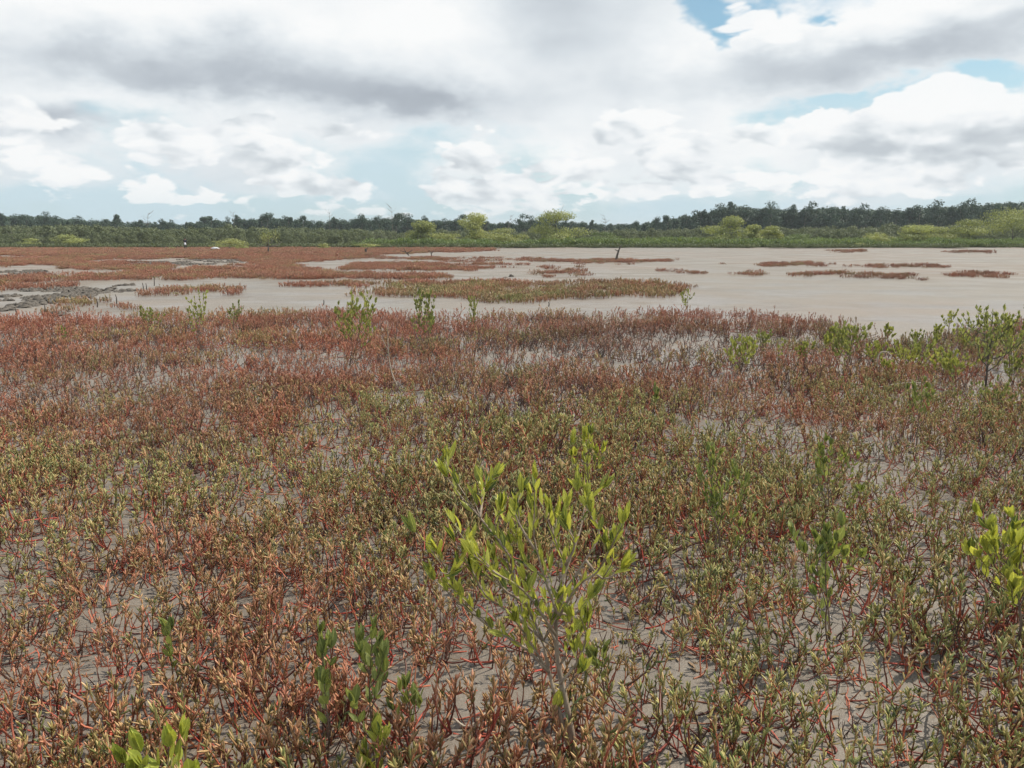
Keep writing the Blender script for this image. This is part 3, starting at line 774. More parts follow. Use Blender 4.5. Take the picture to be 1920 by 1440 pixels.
# ------------------------------------------------------------------ generic young mangroves
def young(base, h, spread, seed, mat_l, mat_s, label, name='mangrove_seedling', cat='seedling', nb=6, leaf=0.06, step=0.045, lean=(0, 0), objs=True,
          r=0.004, lo=0.25, tip=4, group=None, sub=1, start=0.3, keep=0.9, wide=1.0, stems_n=1):
    rng = random.Random(seed); stems = []; leaves = []
    for sn in range(stems_n):
        tipv = base + Vector((lean[0] + rng.uniform(-.5, .5) * spread * (stems_n > 1), lean[1] + rng.uniform(-.2, .2) * spread, h * rng.uniform(.85, 1) if sn else h))
        mids = [base.lerp(tipv, t) + Vector((rng.uniform(-.05, .05), rng.uniform(-.05, .05), 0)) * h for t in (.3, .6)]
        main = curve([base - Vector((0, 0, .01)), *mids, tipv], 4)
        stems.append((main, (r, r * .35)))
        leaves += twig_leaves(main, rng, leaf, max(lo + .15, .5), step, tip, .6, keep)
        for b in range(max(1, nb // stems_n)):
            t = lo + (0.9 - lo) * (b + rng.random()) / max(1, nb // stems_n); i = int(t * (len(main) - 1)); p = main[i]
            a = rng.random() * 6.28 + b * 2.4; L = spread * rng.uniform(.55, 1.0) * (1.15 - .6 * t)
            e = p + Vector((math.cos(a) * L, math.sin(a) * L, (tipv.z - p.z) * rng.uniform(.35, .85) + 0.02 * h))
            m = p.lerp(e, .5) + Vector((math.cos(a), math.sin(a), -.6)) * L * .16
            q = curve([p, m, e], 4); stems.append((q, (r * .5, r * .22)))
            leaves += twig_leaves(q, rng, leaf, start, step, tip, .6, keep)
            for s_ in range(sub):
                p2 = q[rng.randint(2, len(q) - 2)]; e2 = p2 + Vector((rng.uniform(-.5, .5) * L, rng.uniform(-.5, .5) * L, rng.uniform(.3, .7) * L + .03))
                q2 = curve([p2, p2.lerp(e2, .5) + Vector((rng.uniform(-.1, .1) * L, 0, 0)), e2], 3); stems.append((q2, (r * .3, r * .18)))
                leaves += twig_leaves(q2, rng, leaf, .4, step, tip, .6, keep)
    return finish_plant(name, base, stems, leaves, rng, mat_l, mat_s, label, cat, group, objs, wide=wide)
def hgt(px, ybase, ytop, off=0):
    b = G(px, ybase); d = at_depth(px, ytop, b.y); return b, d.z

def near_plant(px, yb, yt, wpx, **kw):
    b, h = hgt(px, yb, yt); sp = wpx * 0.5 * b.y / FPX * 1.1
    return young(b, h, sp, kw.pop('seed'), kw.pop('mat', M_LEAF), kw.pop('bark', M_TWIG), kw.pop('label'), **kw)

near_plant(1105, 985, 815, 100, seed=21, nb=7, leaf=.055, sub=1, label="small green seedling directly behind the top of the large centre sapling")
near_plant(335, 1530, 1390, 220, seed=22, mat=M_LEAF_YL, nb=7, leaf=.062, step=.04, sub=0, lo=.35, wide=1.2, label="seedling with broad yellow green leaves cut by the bottom edge on the left")
near_plant(612, 1440, 1190, 50, seed=23, mat=M_LEAF_DK, nb=4, leaf=.054, step=.05, sub=0, wide=1.2, label="narrow dark green seedling left of two similar ones near the bottom edge")
near_plant(706, 1455, 1185, 100, seed=24, mat=M_LEAF_DK, nb=6, leaf=.058, step=.05, sub=0, wide=.95, label="dark green forked seedling between the narrow one and the centre sapling")
near_plant(765, 1400, 1290, 90, seed=25, mat=M_LEAF_DK, nb=5, leaf=.05, step=.045, sub=0, wide=1.0, label="low dark green seedling just right of the dark forked one")
near_plant(715, 1510, 1385, 80, seed=26, mat=M_LEAF, nb=5, leaf=.056, step=.05, sub=0, label="yellow green seedling at the bottom edge below the dark forked one")
near_plant(1896, 1240, 1010, 230, seed=33, mat=M_LEAF, nb=9, leaf=.058, step=.045, r=.0065, sub=2, lo=.35, wide=1.25, name='mangrove_sapling', cat='sapling', label="round leaved sapling with a bare stem at the right edge")
near_plant(1350, 1075, 850, 125, seed=28, mat=M_LEAF_MD, nb=10, leaf=.052, step=.036, sub=1, lo=.15, wide=.75, stems_n=3, name='mangrove_sapling', cat='sapling', label="bushy grey green sapling right of the centre sapling, dense narrow leaves")
near_plant(1542, 990, 835, 110, seed=29, mat=M_LEAF_MD, nb=9, leaf=.044, step=.036, sub=1, lo=.2, stems_n=2, name='mangrove_sapling', cat='sapling', label="small bushy sapling with bright green top, behind the leafy seedling on the right")
near_plant(1555, 1230, 985, 125, seed=30, mat=M_LEAF_MD, nb=7, leaf=.055, step=.045, sub=1, lo=.2, stems_n=2, wide=1.2, label="leafy seedling with broad leaves between the bushy saplings and the right edge")
near_plant(1718, 852, 715, 55, seed=31, mat=M_LEAF_DK, nb=5, leaf=.05, step=.045, sub=1, lo=.45, label="thin stemmed seedling standing behind the bare mud patch on the right")
near_plant(1226, 790, 728, 20, seed=32, mat=M_LEAF_DK, nb=2, leaf=.06, sub=0, label="tiny dark green seedling in the carpet right of centre")
near_plant(835, 905, 850, 26, seed=33, mat=M_LEAF, nb=2, leaf=.06, sub=0, label="tiny seedling beside the bare mud puddle left of the centre sapling top")
near_plant(320, 1300, 1180, 40, seed=34, mat=M_LEAF_DK, nb=3, leaf=.05, sub=0, label="small dark seedling half hidden in the carpet at lower left")
near_plant(1130, 1330, 1225, 60, seed=35, mat=M_LEAF_DK, nb=3, leaf=.055, sub=0, label="small dark seedling right of the centre sapling's stem")

# mid distance shrubs (leaves under ten pixels: one foliage mesh each)
def mid(px, yb, yt, w, seed, label, mat=M_SHRUB, nb=10, leaf=.055, sub=2, lo=.15, stems_n=1, lean=(0, 0), name='mangrove_shrub', cat='shrub', bark=M_TWIG, r=.006, keep=.9, step=.05, group=None):
    b, h = hgt(px, yb, yt); sp = w * .5 * b.y / FPX
    young(b, h, sp, seed, mat, bark, label, name, cat, nb, leaf, step, lean, False, r, lo, 4, group, sub, .25, keep, 1.0, stems_n)
mid(285, 622, 580, 60, 41, "low pale green shrub leftmost on the red carpet edge", M_SHRUB_L, 9, .05, stems_n=3, lo=.1)
mid(378, 655, 548, 55, 42, "tall thin pale shrub on the left part of the carpet edge", M_SHRUB_L, 8, .055, stems_n=2, sub=1)
mid(440, 622, 573, 34, 43, "small shrub right of the tall thin pale one on the carpet edge", M_SHRUB, 7, .05)
mid(655, 685, 560, 100, 44, "widest bushy shrub on the carpet edge, left of the bare dead stem", M_SHRUB_L, 16, .06, stems_n=2, lo=.3, lean=(.1, 0))
mid(797, 662, 552, 66, 45, "green shrub with dark leafy tips right of the bare dead stem", M_SHRUB, 14, .06, stems_n=3, sub=2)
mid(890, 618, 560, 28, 46, "compact dark green shrub at the carpet edge in the picture centre", M_SHRUB, 8, .055)
mid(1288, 590, 546, 44, 47, "lone seedling on the carpet edge against the mud, right of centre", M_SHRUB, 6, .06, sub=1)
mid(1388, 702, 638, 70, 48, "leftmost low lime green shrub of the right hand thicket", M_SHRUB_L, 12, .06, stems_n=3, lo=.1)
mid(1464, 690, 640, 12, 49, "single upright lime stem beside the leftmost shrub of the right thicket", M_SHRUB_L, 2, .05, sub=0)
mid(1592, 712, 618, 90, 50, "leafy shrub with a dark stem left of the arched dry twig", M_SHRUB, 14, .06, stems_n=2, lo=.3)
mid(1660, 650, 612, 30, 51, "small lime tipped shrub at the edge of the right bare mud", M_SHRUB_L, 5, .06)
mid(1690, 695, 655, 80, 52, "low spreading lime shrub just right of the arched dry twig", M_SHRUB_L, 10, .055, stems_n=3, lo=.05)
mid(1752, 665, 613, 34, 53, "shrub with yellow leaves behind the low spreading lime shrub", M_SHRUB_L, 6, .06)
mid(1765, 710, 668, 90, 54, "low lime shrub between the spreading one and the tall dark stemmed shrub", M_SHRUB_L, 12, .055, stems_n=3, lo=.05)
mid(1776, 650, 590, 36, 55, "small lime topped shrub poking above the mud on the right", M_SHRUB_L, 5, .055, lo=.6)
mid(1848, 728, 588, 150, 56, "largest shrub of the right thicket with a straight dark stem", M_SHRUB, 16, .06, lo=.25, bark=M_DARKWOOD, r=.012)
mid(1830, 660, 577, 26, 57, "thin dark budding stem left behind the largest thicket shrub", M_SHRUB, 3, .04, sub=0, bark=M_DARKWOOD, keep=.5)
mid(1893, 690, 590, 70, 58, "pale lime shrub at the right edge behind the largest thicket shrub", M_SHRUB_L, 14, .06, stems_n=2)
mid(1908, 650, 572, 24, 59, "slanting dark tipped stem at the right picture edge", M_SHRUB, 3, .045, sub=0, lean=(.1, 0))
mid(1716, 660, 628, 40, 60, "small olive shrub behind the low spreading lime shrub", M_SHRUB, 6, .05)
mid(1545, 670, 632, 40, 62, "small lime tipped shrub left behind the leafy dark stemmed one", M_SHRUB_L, 5, .06)
mid(1860, 780, 735, 130, 61, "low grey green mound shrub below the largest thicket shrub", M_SHRUB, 14, .04, stems_n=4, lo=.05)
mid(120, 650, 615, 20, 63, "tiny green seedling in the red carpet near the left edge", M_SHRUB, 3, .05, sub=0)
mid(690, 600, 552, 26, 64, "thin leafy shoot behind the widest bushy shrub", M_SHRUB_L, 4, .055, sub=0)

for i, (px, yb, yt, w, lb) in enumerate((
    (1430, 660, 628, 34, "small lime shrub behind the leftmost one of the right thicket"), (1505, 690, 650, 44, "small lime tuft between the single upright stem and the leafy dark stemmed shrub"),
    (1630, 690, 645, 50, "lime tuft just left of the arched dry twig"), (1725, 690, 648, 54, "lime tuft right of the low spreading shrub, before the bare mud"),
    (1800, 665, 620, 40, "leafy tuft behind the largest thicket shrub on its left"), (1790, 720, 680, 60, "yellow green tuft at the left foot of the largest thicket shrub"),
    (1900, 720, 670, 60, "pale green tuft at the right foot of the largest thicket shrub"), (1660, 715, 682, 40, "olive tuft in front of the arched dry twig"),
    (1560, 650, 616, 24, "slim lime shoot at the end of the red carpet point"))):
    mid(px, yb, yt, w, 400 + i, lb, M_SHRUB_L if i % 3 else M_SHRUB, 8, .055, stems_n=3, lo=.1)

# ------------------------------------------------------------------ dead stems, twigs and stubs
def stick(name, label, cat, paths, base, mat, group=None):
    root = MB()
    for pts, r0, r1 in paths:
        q = curve([Vector(p) for p in pts], 4); n = len(q)
        root.tube(q, [r0 + (r1 - r0) * i / (n - 1) for i in range(n)], 6, 0, .5)
    o = root.build(name, mat, None, base); tag(o, label, cat, group); return o
b = G(752, 735); D = lambda x, y, yy=b.y: at_depth(x, y, yy) - b
stick('dead_sapling', "bare pale dead stem with short side twigs between two shrubs", "dead sapling",
      [([(0, 0, -.02), D(735, 700), D(728, 655), D(727, 602)], .009, .003), ([D(729, 660), D(722, 645), D(714, 628)], .004, .002), ([D(728, 630), D(733, 612)], .003, .0015)], b, M_DEAD)
b2 = G(1648, 705); D2 = lambda x, y: at_depth(x, y, b2.y) - b2
stick('dry_twig', "pale dry twig arched like a hook in the right thicket", "twig", [([(0, 0, -.01), D2(1645, 680), D2(1650, 662), D2(1663, 660), D2(1672, 668)], .010, .005)], b2, M_DEAD)
b3 = G(620, 1378)
stick('dry_twig', "bent pale dry twig lying on mud left of the centre sapling's foot", "twig",
      [([G(850, 1372) - b3 + Vector((0, 0, .05)), G(875, 1378) - b3 + Vector((0, 0, .03)), G(905, 1368) - b3 + Vector((0, 0, .05)), G(938, 1338) - b3 + Vector((0, 0, .07))], .004, .003),
       ([G(945, 1350) - b3 + Vector((0, 0, .05)), G(975, 1385) - b3 + Vector((0, 0, .03)), G(1045, 1408) - b3 + Vector((0, 0, .02))], .005, .003)], b3, M_DEAD)
b4 = G(1640, 738)
stick('dry_twig', "long low pale twig lying below the arched twig", "twig", [([(0, 0, .06), G(1700, 735) - b4 + Vector((0, 0, .1)), G(1760, 738) - b4 + Vector((0, 0, .08)), G(1785, 750) - b4 + Vector((0, 0, .02))], .006, .004)], b4, M_DEAD)
b5 = G(1330, 672)
stick('dry_twig', "brown slanting twig lying left of the leftmost lime shrub", "twig", [([G(1340, 650) - b5 + Vector((0, 0, .12)), (0.25, 0, .12), G(1372, 688) - b5 + Vector((0, 0, .05)), G(1455, 690) - b5 + Vector((0, 0, .04))], .008, .005)], b5, M_TWIG)
b6 = G(1155, 489); D6 = lambda x, y: at_depth(x, y, b6.y) - b6
stick('dead_tree', "small dark dead trunk leaning in the thin red saltwort line", "dead tree",
      [([(0, 0, -.05), D6(1157, 480), D6(1160, 470), D6(1163, 463)], .10, .04), ([D6(1160, 471), D6(1153, 468)], .05, .02), ([D6(1162, 465), D6(1166, 459)], .04, .02), ([D6(1163, 463), D6(1158, 456)], .03, .01)], b6, M_DARKWOOD)
for lb, (x, y, yt, words) in enumerate(((268, 545, 530, "left one of two close thin stubs behind the tall thin pale shrub"), (274, 545, 531, "right one of two close thin stubs behind the tall thin pale shrub"),
        (289, 536, 517, "tallest thin dark stub, just beyond the pair of close stubs"), (218, 570, 552, "thick short dark stub on grey mud in the sparse ochre islet"), (30, 597, 578, "thin dark stub at the carpet edge nearest the left picture border"),
        (84, 592, 572, "thin dark stub at the left tip of the sparse ochre islet"), (182, 576, 560, "thin dark stub rising from the middle of the sparse ochre islet"), (1028, 575, 566, "tiny dark stub on the bare mud strip right of the compact dark green shrub"),
        (606, 572, 562, "tiny dark stub on the bare mud strip left of the widest bushy shrub"))):
    bb = G(x, y); hh = at_depth(x, yt, bb.y).z
    stick('mud_stake', words, "stub", [([(0, 0, -.05), (.02, 0, hh * .5), (.01 * (lb % 3), 0, hh)], .018, .009)], bb, M_DARKWOOD, "thin dark stubs standing in the mud")
def lone(px, yb, yt, w, seed, label, dead=False, mat=None, **kw):
    b, h = hgt(px, yb, yt); mid(px, yb, yt, w, seed, label, mat or M_SHRUB_Y, **kw)
b7 = G(686, 476); D7 = lambda x, y: at_depth(x, y, b7.y) - b7
stick('tree_stump', "short dark stump at the far end of the red meadow", "stump", [([(0, 0, -.05), (0, 0, .3), D7(686, 466)], .16, .12), ([D7(686, 469), D7(690, 463)], .06, .03)], b7, M_DARKWOOD)
b8 = G(768, 479); D8 = lambda x, y: at_depth(x, y, b8.y) - b8
stick('dead_branch', "bare forked dead branch on far mud right of the stump", "branch", [([(0, 0, -.05), D8(762, 474), D8(757, 465)], .06, .02), ([D8(763, 475), D8(775, 468)], .05, .02), ([D8(762, 473), D8(750, 470)], .04, .02)], b8, M_DARKWOOD)
b9 = G(810, 480); D9 = lambda x, y: at_depth(x, y, b9.y) - b9
stick('dead_branch', "short dark forked stub on far mud left of the bare mud lake", "branch", [([(0, 0, -.05), D9(808, 474), D9(805, 469)], .06, .02), ([D9(809, 475), D9(814, 470)], .04, .02)], b9, M_DARKWOOD)

# ------------------------------------------------------------------ dark crusts, shells and litter
def blob_proto(name, seed, mat, flat=.4, n=10):
    rng = random.Random(seed); mb = MB(); rings = 5
    for i in range(rings + 1):
        pass
    vs = []; fs = []
    for i in range(rings):
        t = i / (rings - 1) * math.pi * .5
        for k in range(n):
            a = 6.283 * k / n; rr = math.cos(t) * rng.uniform(.7, 1.2); vs.append((rr * math.cos(a), rr * math.sin(a), math.sin(t) * flat * rng.uniform(.6, 1.2)))
    for i in range(rings - 1):
        for k in range(n): fs.append((i * n + k, i * n + (k + 1) % n, (i + 1) * n + (k + 1) % n, (i + 1) * n + k))
    mb.add(vs, fs, 0, rng.random()); return proto(name, mb.mesh(name, mat))
M_CRUST = mat_plain("peat_crust", (0.06, 0.052, 0.045), (0.15, 0.13, 0.11), .85, 25)
M_SHELL = mat_plain("shell", (0.75, 0.72, 0.66), (0.55, 0.5, 0.44), .5, 40)
CR = [blob_proto("peat_lump_%02d" % i, 900 + i, M_CRUST) for i in range(6)]
SH = [blob_proto("shell_chip_%02d" % i, 950 + i, M_SHELL, .5, 6) for i in range(3)]
def crusts():
    polys = [[(-400, 600), (0, 556), (60, 540), (120, 538), (195, 541), (180, 560), (90, 574), (0, 585), (-400, 640)],
             [(212, 522), (250, 510), (280, 511), (270, 520)], [(215, 496), (300, 488), (450, 486), (455, 491), (330, 497), (240, 500)],
             [(-300, 522), (0, 508), (60, 506), (90, 512), (40, 520), (-300, 545)], [(108, 590), (125, 583), (142, 585), (130, 591)],
             [(925, 522), (960, 519), (962, 522), (930, 524)], [(190, 545), (240, 537), (260, 540), (220, 549)]]
    pts = [G(max(-500, p[0]), p[1]) for q in polys for p in q]
    n = 110000; X = rs.uniform(min(p.x for p in pts), max(p.x for p in pts), n); Y = rs.uniform(14, 64, n)
    m = isle_mask(polys, X, Y) & ((fbm(X * 1.1, Y * 0.55, 4, 23) > 0.53) & (fbm(X * 3.0, Y * 2.0, 2, 24) > .42))
    X, Y = X[m], Y[m]; n = len(X)
    s = rs.uniform(.03, .11, n)
    scatter("peat_crust", np.stack((X, Y, np.zeros(n)), 1), np.stack((rs.normal(0, .2, n), rs.normal(0, .2, n), rs.uniform(0, 6, n)), 1),
            np.stack((s * 1.3, s, s * rs.uniform(.7, 2.2, n)), 1), rs.randint(0, 6, n), np.zeros((n, 3)), CR, "broken dark peat crust scattered on the grey mud at left", "peat crust")
    X, Y = wedge(1.2, 9, 7); n = len(X); s = rs.uniform(.003, .009, n)
    scatter("shell_chips", np.stack((X, Y, ground_z(X, Y)), 1), rs.uniform(0, 6, (n, 3)), np.stack((s, s * .7, s), 1), rs.randint(0, 3, n), np.zeros((n, 3)), SH,
            "tiny white shell chips strewn on the foreground mud", "shell chips")
    # dark clods between the foreground plants
    X, Y = wedge(1.2, 7, 120); m = fbm(X * 2.4, Y * 2.4, 3, 66) > .60; X, Y = X[m], Y[m]; n = len(X); s = rs.uniform(.006, .022, n)
    CL = [blob_proto("mud_clod_%02d" % i, 970 + i, M_CRUST, .6, 8) for i in range(4)]
    scatter("mud_clods", np.stack((X, Y, ground_z(X, Y) - .003), 1), rs.uniform(0, 6, (n, 3)) * [.1, .1, 1], np.stack((s, s, s), 1), rs.randint(0, 4, n), np.zeros((n, 3)), CL,
            "small dark clods of mud between the foreground stems", "mud clods")
crusts()
def litter():
    M_LIT = mat_plain("leaf_litter", (0.34, 0.22, 0.12), (0.12, 0.08, 0.055), .8, 20)
    pr = []
    for i in range(8):
        rng = random.Random(990 + i); mb = MB()
        if i < 4: mb.blade(Matrix.Rotation(rng.uniform(-.2, .2), 4, 'X') @ Matrix.Scale(1.0, 4), rng.random(), PROF[i % 4])
        else:
            q = [Vector((0, 0, .05)), Vector((.5, rng.uniform(-.3, .3), .12)), Vector((1.2, rng.uniform(-.4, .4), .06)), Vector((1.9, rng.uniform(-.8, .8), .02))]
            mb.tube(q, [.05, .06, .05, .02], 4)
        pr.append(proto("litter_%02d" % i, mb.mesh("litter", M_LIT)))
    X, Y = wedge(1.1, 9, 170); m = fbm(X * 1.6, Y * 1.6, 3, 67) > .42; X, Y = X[m], Y[m]; n = len(X); s = rs.uniform(.012, .045, n)
    scatter("plant_litter", np.stack((X, Y, ground_z(X, Y) + .001), 1), np.stack((rs.normal(0, .12, n), rs.normal(0, .12, n), rs.uniform(0, 6.28, n)), 1), np.stack((s, s, s), 1),
            rs.randint(0, 8, n), np.zeros((n, 3)), pr, "dry brown leaf scraps and stem bits lying on the foreground mud", "litter")
litter()

# ------------------------------------------------------------------ distant vegetation
def crown_mesh(seed, w, h, z0, mat, nleaf, leaf, lobes=9, name="crown"):
    rng = random.Random(seed); mb = MB(); L = []
    for i in range(lobes):
        a = rng.random() * 6.28; q = rng.random() ** .6
        zz = rng.random(); wz = math.sin(math.pi * min(.97, .22 + .72 * zz)) 
        L.append((Vector((math.cos(a) * q * w * .36 * wz, math.sin(a) * q * w * .36 * wz, z0 + (h - z0) * (.12 + .8 * zz))), w * rng.uniform(.16, .27), (h - z0) * rng.uniform(.12, .2), rng.random()))
    for i in range(nleaf):
        c, rx, rz, lr = rng.choice(L)
        u = Vector((rng.gauss(0, 1), rng.gauss(0, 1), rng.gauss(0, 1))).normalized(); rr = rng.uniform(.55, 1.08)
        p = c + Vector((u.x * rx, u.y * rx, u.z * rz)) * rr
        nrm = (u + Vector((rng.uniform(-.9, .9), rng.uniform(-.9, .9), rng.uniform(-.3, 1.0)))).normalized()
        t = nrm.orthogonal().normalized(); t = Matrix.Rotation(rng.random() * 6.28, 3, nrm) @ t; b = nrm.cross(t)
        s = leaf * rng.uniform(.55, 1.2)
        vs = [p - t * s * .5, p - b * s * .28 + nrm * s * .08, p + t * s * .5, p + b * s * .28 + nrm * s * .08]
        mb.add(vs, [(0, 1, 2, 3)], 1.0, min(1, max(0, lr * .6 + rng.random() * .5)))
    return mb.mesh(name, mat, False)
def trunk_mesh(seed, h, r, w, limbs=5, mat=None, bare=False):
    rng = random.Random(seed); mb = MB(); top = Vector((rng.uniform(-.1, .1) * h, rng.uniform(-.1, .1) * h, h * .85))
    pts = [Vector((0, 0, -.2)), Vector((rng.uniform(-.05, .05) * h, 0, h * .35)), top]
    q = curve(pts, 3); mb.tube(q, [r * (1 - .75 * i / (len(q) - 1)) for i in range(len(q))], 6, 0, .5)
    for i in range(limbs):
        t = rng.uniform(.3, .9); p = q[int(t * (len(q) - 1))]; a = rng.random() * 6.28; L = w * rng.uniform(.25, .42)
        e = p + Vector((math.cos(a) * L, math.sin(a) * L, L * rng.uniform(.4, 1.1)))
        m = p.lerp(e, .5) + Vector((0, 0, -L * .08))
        mb.tube([p, m, e], [r * .4, r * .25, r * .08], 5, 0, .5)
    return mb.mesh("trunk", mat or M_TRUNK)

def tree_thing(name, label, cat, loc, w, h, z0, mat, nleaf, leaf, seed, lobes=10, group=None, r=.15):
    root = empty(name, loc); tag(root, label, cat, group)
    link('trunk', trunk_mesh(seed + 1, h, r, w), root); link('crown', crown_mesh(seed, w, h, z0, mat, nleaf, leaf, lobes), root)
    return root
def spot(px, Y, z=0.3): # ground spot at depth Y below image column px
    d = pix_dir(px, 455); return Vector((d.x / d.y * Y, Y, z))
def top_h(px, ytop, Y): return at_depth(px, ytop, Y).z

# green bank plants: low bright cover along the far side of the flat
def cover_proto(i, mat, h, w, leaf, n, nm):
    rng = random.Random(1500 + i); mb = MB()
    for k in range(n):
        a = rng.random() * 6.28; rr = w * math.sqrt(rng.random()); z = h * rng.random() ** .8 * (1 - .4 * (rr / w) ** 2)
        p = Vector((rr * math.cos(a), rr * math.sin(a), z)); d = Vector((rng.uniform(-.7, .7), rng.uniform(-.7, .7), 1))
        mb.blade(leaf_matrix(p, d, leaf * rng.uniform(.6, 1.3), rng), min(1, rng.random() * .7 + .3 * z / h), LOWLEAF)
    return proto("%s_%02d" % (nm, i), mb.mesh(nm, mat))
COV = [cover_proto(i, M_BRIGHT, 1.0, 1.0, .32, 160, "bank_clump") for i in range(5)]
COVR = [cover_proto(10 + i, M_OLIVE, .6, 1.0, .25, 120, "edge_clump") for i in range(3)]
def bankcover():
    n = 9000; X = rs.uniform(-60, 150, n); Y = rs.uniform(133, 168, n)
    px, _ = to_px(X, Y); m = (px > 690 + (fbm(X * .1, Y * .1, 2, 8) - .5) * 300) & (np.abs(X) < Y)
    m &= fbm(X * .16, Y * .3, 3, 71) > .33
    X, Y = X[m], Y[m]; n = len(X); s = rs.uniform(.5, 1.25, n) * (.25 + 1.1 * fbm(X * .12, Y * .12, 3, 12))
    scatter("bank_plants", np.stack((X, Y, np.full(n, .3)), 1), np.stack((np.zeros(n), np.zeros(n), rs.uniform(0, 6, n)), 1), np.stack((s * 1.2, s * 1.2, s), 1),
            rs.randint(0, 5, n), np.zeros((n, 3)), COV, "bright green low plants along the far bank of the mud", "ground cover")
    n = 5000; X = rs.uniform(-170, 150, n); Y = rs.uniform(129.5, 137, n); m = (np.abs(X) < Y) & (fbm(X * .2, Y * .4, 2, 14) > .30)
    X, Y = X[m], Y[m]; n = len(X); s = rs.uniform(.5, 1.0, n)
    scatter("edge_plants", np.stack((X, Y, np.full(n, .15)), 1), np.stack((np.zeros(n), np.zeros(n), rs.uniform(0, 6, n)), 1), np.stack((s * 1.3, s * 1.3, s), 1),
            rs.randint(0, 3, n), np.zeros((n, 3)), COVR, "dull olive edge plants where the far bank meets the mud", "ground cover")
bankcover()

# scrub band
BUSH = [proto("scrub_bush_%02d" % i, crown_mesh(1600 + i, 3.6, 3.4, .1, M_OLIVE, 620, .34, 12, "scrub_bush")) for i in range(7)]
def scrub():
    n = 7000; X = rs.uniform(-230, 230, n); Y = rs.uniform(141, 225, n)
    px, _ = to_px(X, Y)
    front = np.interp(px, [-300, 0, 300, 600, 760, 900, 1200, 1920, 2300], [140, 141, 143, 147, 158, 168, 170, 168, 168]) + (fbm(X * .06, Y * .02, 2, 19) - .5) * 14
    m = (Y > front) & (np.abs(X) < Y * 1.0) & (rs.uniform(0, 1, n) < np.clip(1.6 - (Y - front) / 60, .25, 1))
    X, Y, front, px = X[m], Y[m], front[m], px[m]; n = len(X)
    hk = np.interp(px, [0, 300, 700, 1000, 1250, 1500, 1920], [1.02, .90, .82, .80, .84, 1.0, 1.12])
    s = rs.uniform(.65, 1.15, n) * hk * (.75 + .5 * fbm(X * .1, Y * .1, 2, 29)) * np.clip(.55 + (Y - front) / 30, .55, 1.05)
    scatter("mangrove_thicket", np.stack((X, Y, np.full(n, .3)), 1), np.stack((np.zeros(n), np.zeros(n), rs.uniform(0, 6, n)), 1), np.stack((s * 1.05, s * 1.05, s), 1),
            rs.randint(0, 7, n), np.zeros((n, 3)), BUSH, "olive green mangrove thicket forming a dense band below the dark treeline", "thicket")
scrub()

# dark forest behind: skyline trees are things, what is behind and below reads as one mass
SKY = [(-400, 396), (0, 398), (60, 401), (130, 405), (200, 410), (280, 412), (350, 414), (400, 408), (450, 407), (500, 404), (560, 408), (600, 411), (660, 406), (700, 407), (750, 402), (800, 408), (850, 409),
       (900, 411), (960, 414), (1010, 409), (1080, 412), (1130, 417), (1200, 414), (1240, 408), (1290, 400), (1330, 391), (1370, 384), (1420, 387), (1480, 386), (1560, 387), (1620, 390), (1700, 391), (1750, 384), (1800, 382),
       (1850, 380), (1920, 375), (2400, 370)]
FT = [(crown_mesh(1700 + i, [5.2, 6.0, 4.6, 5.6][i % 4], 10.0, [3.6, 4.2, 5.2, 3.2][i % 4], M_DARK, 1000, .55, [11, 13, 9, 14][i % 4], "crown"), trunk_mesh(1750 + i, 10, .17, 4.6)) for i in range(8)]
def forest():
    X = []; Yl = []; S = []
    for row in range(5):
        Yr = 262 + row * 9
        xs = np.arange(-290, 290, 3.0) + rs.uniform(-1.4, 1.4, len(np.arange(-290, 290, 3.0)))
        for x in xs:
            y = Yr + rs.uniform(-4, 4); px = to_px(np.array(x), np.array(y))[0]
            yt = np.interp(px, [a for a, _ in SKY], [b for _, b in SKY]) + 5
            h = top_h(960, yt, y) * rs.uniform(.88, 1.02)
            X.append(x); Yl.append(y); S.append(h / 10)
    n = len(X); X = np.array(X); Yl = np.array(Yl); S = np.array(S)
    mass = [proto("forest_crown_%02d" % i, crown_mesh(1800 + i, 7.0, 10.0, .8, M_DARK, 1300, .75, 16, "forest_crown")) for i in range(6)]
    scatter("forest", np.stack((X, Yl, np.full(n, .2)), 1), np.stack((np.zeros(n), np.zeros(n), rs.uniform(0, 6, n)), 1), np.stack((S, S, S), 1), rs.randint(0, 6, n), np.zeros((n, 3)), mass,
            "dark green forest mass behind the olive thicket", "forest")
    first = {}
    x = -190.0; k = 0; rng = random.Random(77)
    while x < 190:
        y = 256 + rng.uniform(-5, 6); px = float(to_px(np.array(x), np.array(y))[0])
        if -60 < px < 1980:
            yt = np.interp(px, [a for a, _ in SKY], [b for _, b in SKY]); h = top_h(960, yt, y) * rng.uniform(.86, 1.06)
            i = rng.randrange(8); s = h / 10 * 1.03
            wd = s * rng.uniform(.75, 1.1)
            right = px > 1230
            o = empty('forest_tree', (x, y, .2)); o.scale = (wd, wd, s); o.rotation_euler = (0, 0, rng.random() * 6.28)
            if right: tag(o, "dark round topped tree in the taller closed treeline at right", "tree", "trees of the taller right treeline")
            else: tag(o, "dark tree in the low ragged skyline left of the taller wood", "tree", "trees of the ragged left skyline")
            link('crown', FT[i][0], o); link('trunk', FT[i][1], o)
        x += rng.uniform(2.6, 5.2) if px > 1230 else rng.uniform(3.2, 8.0)
forest()
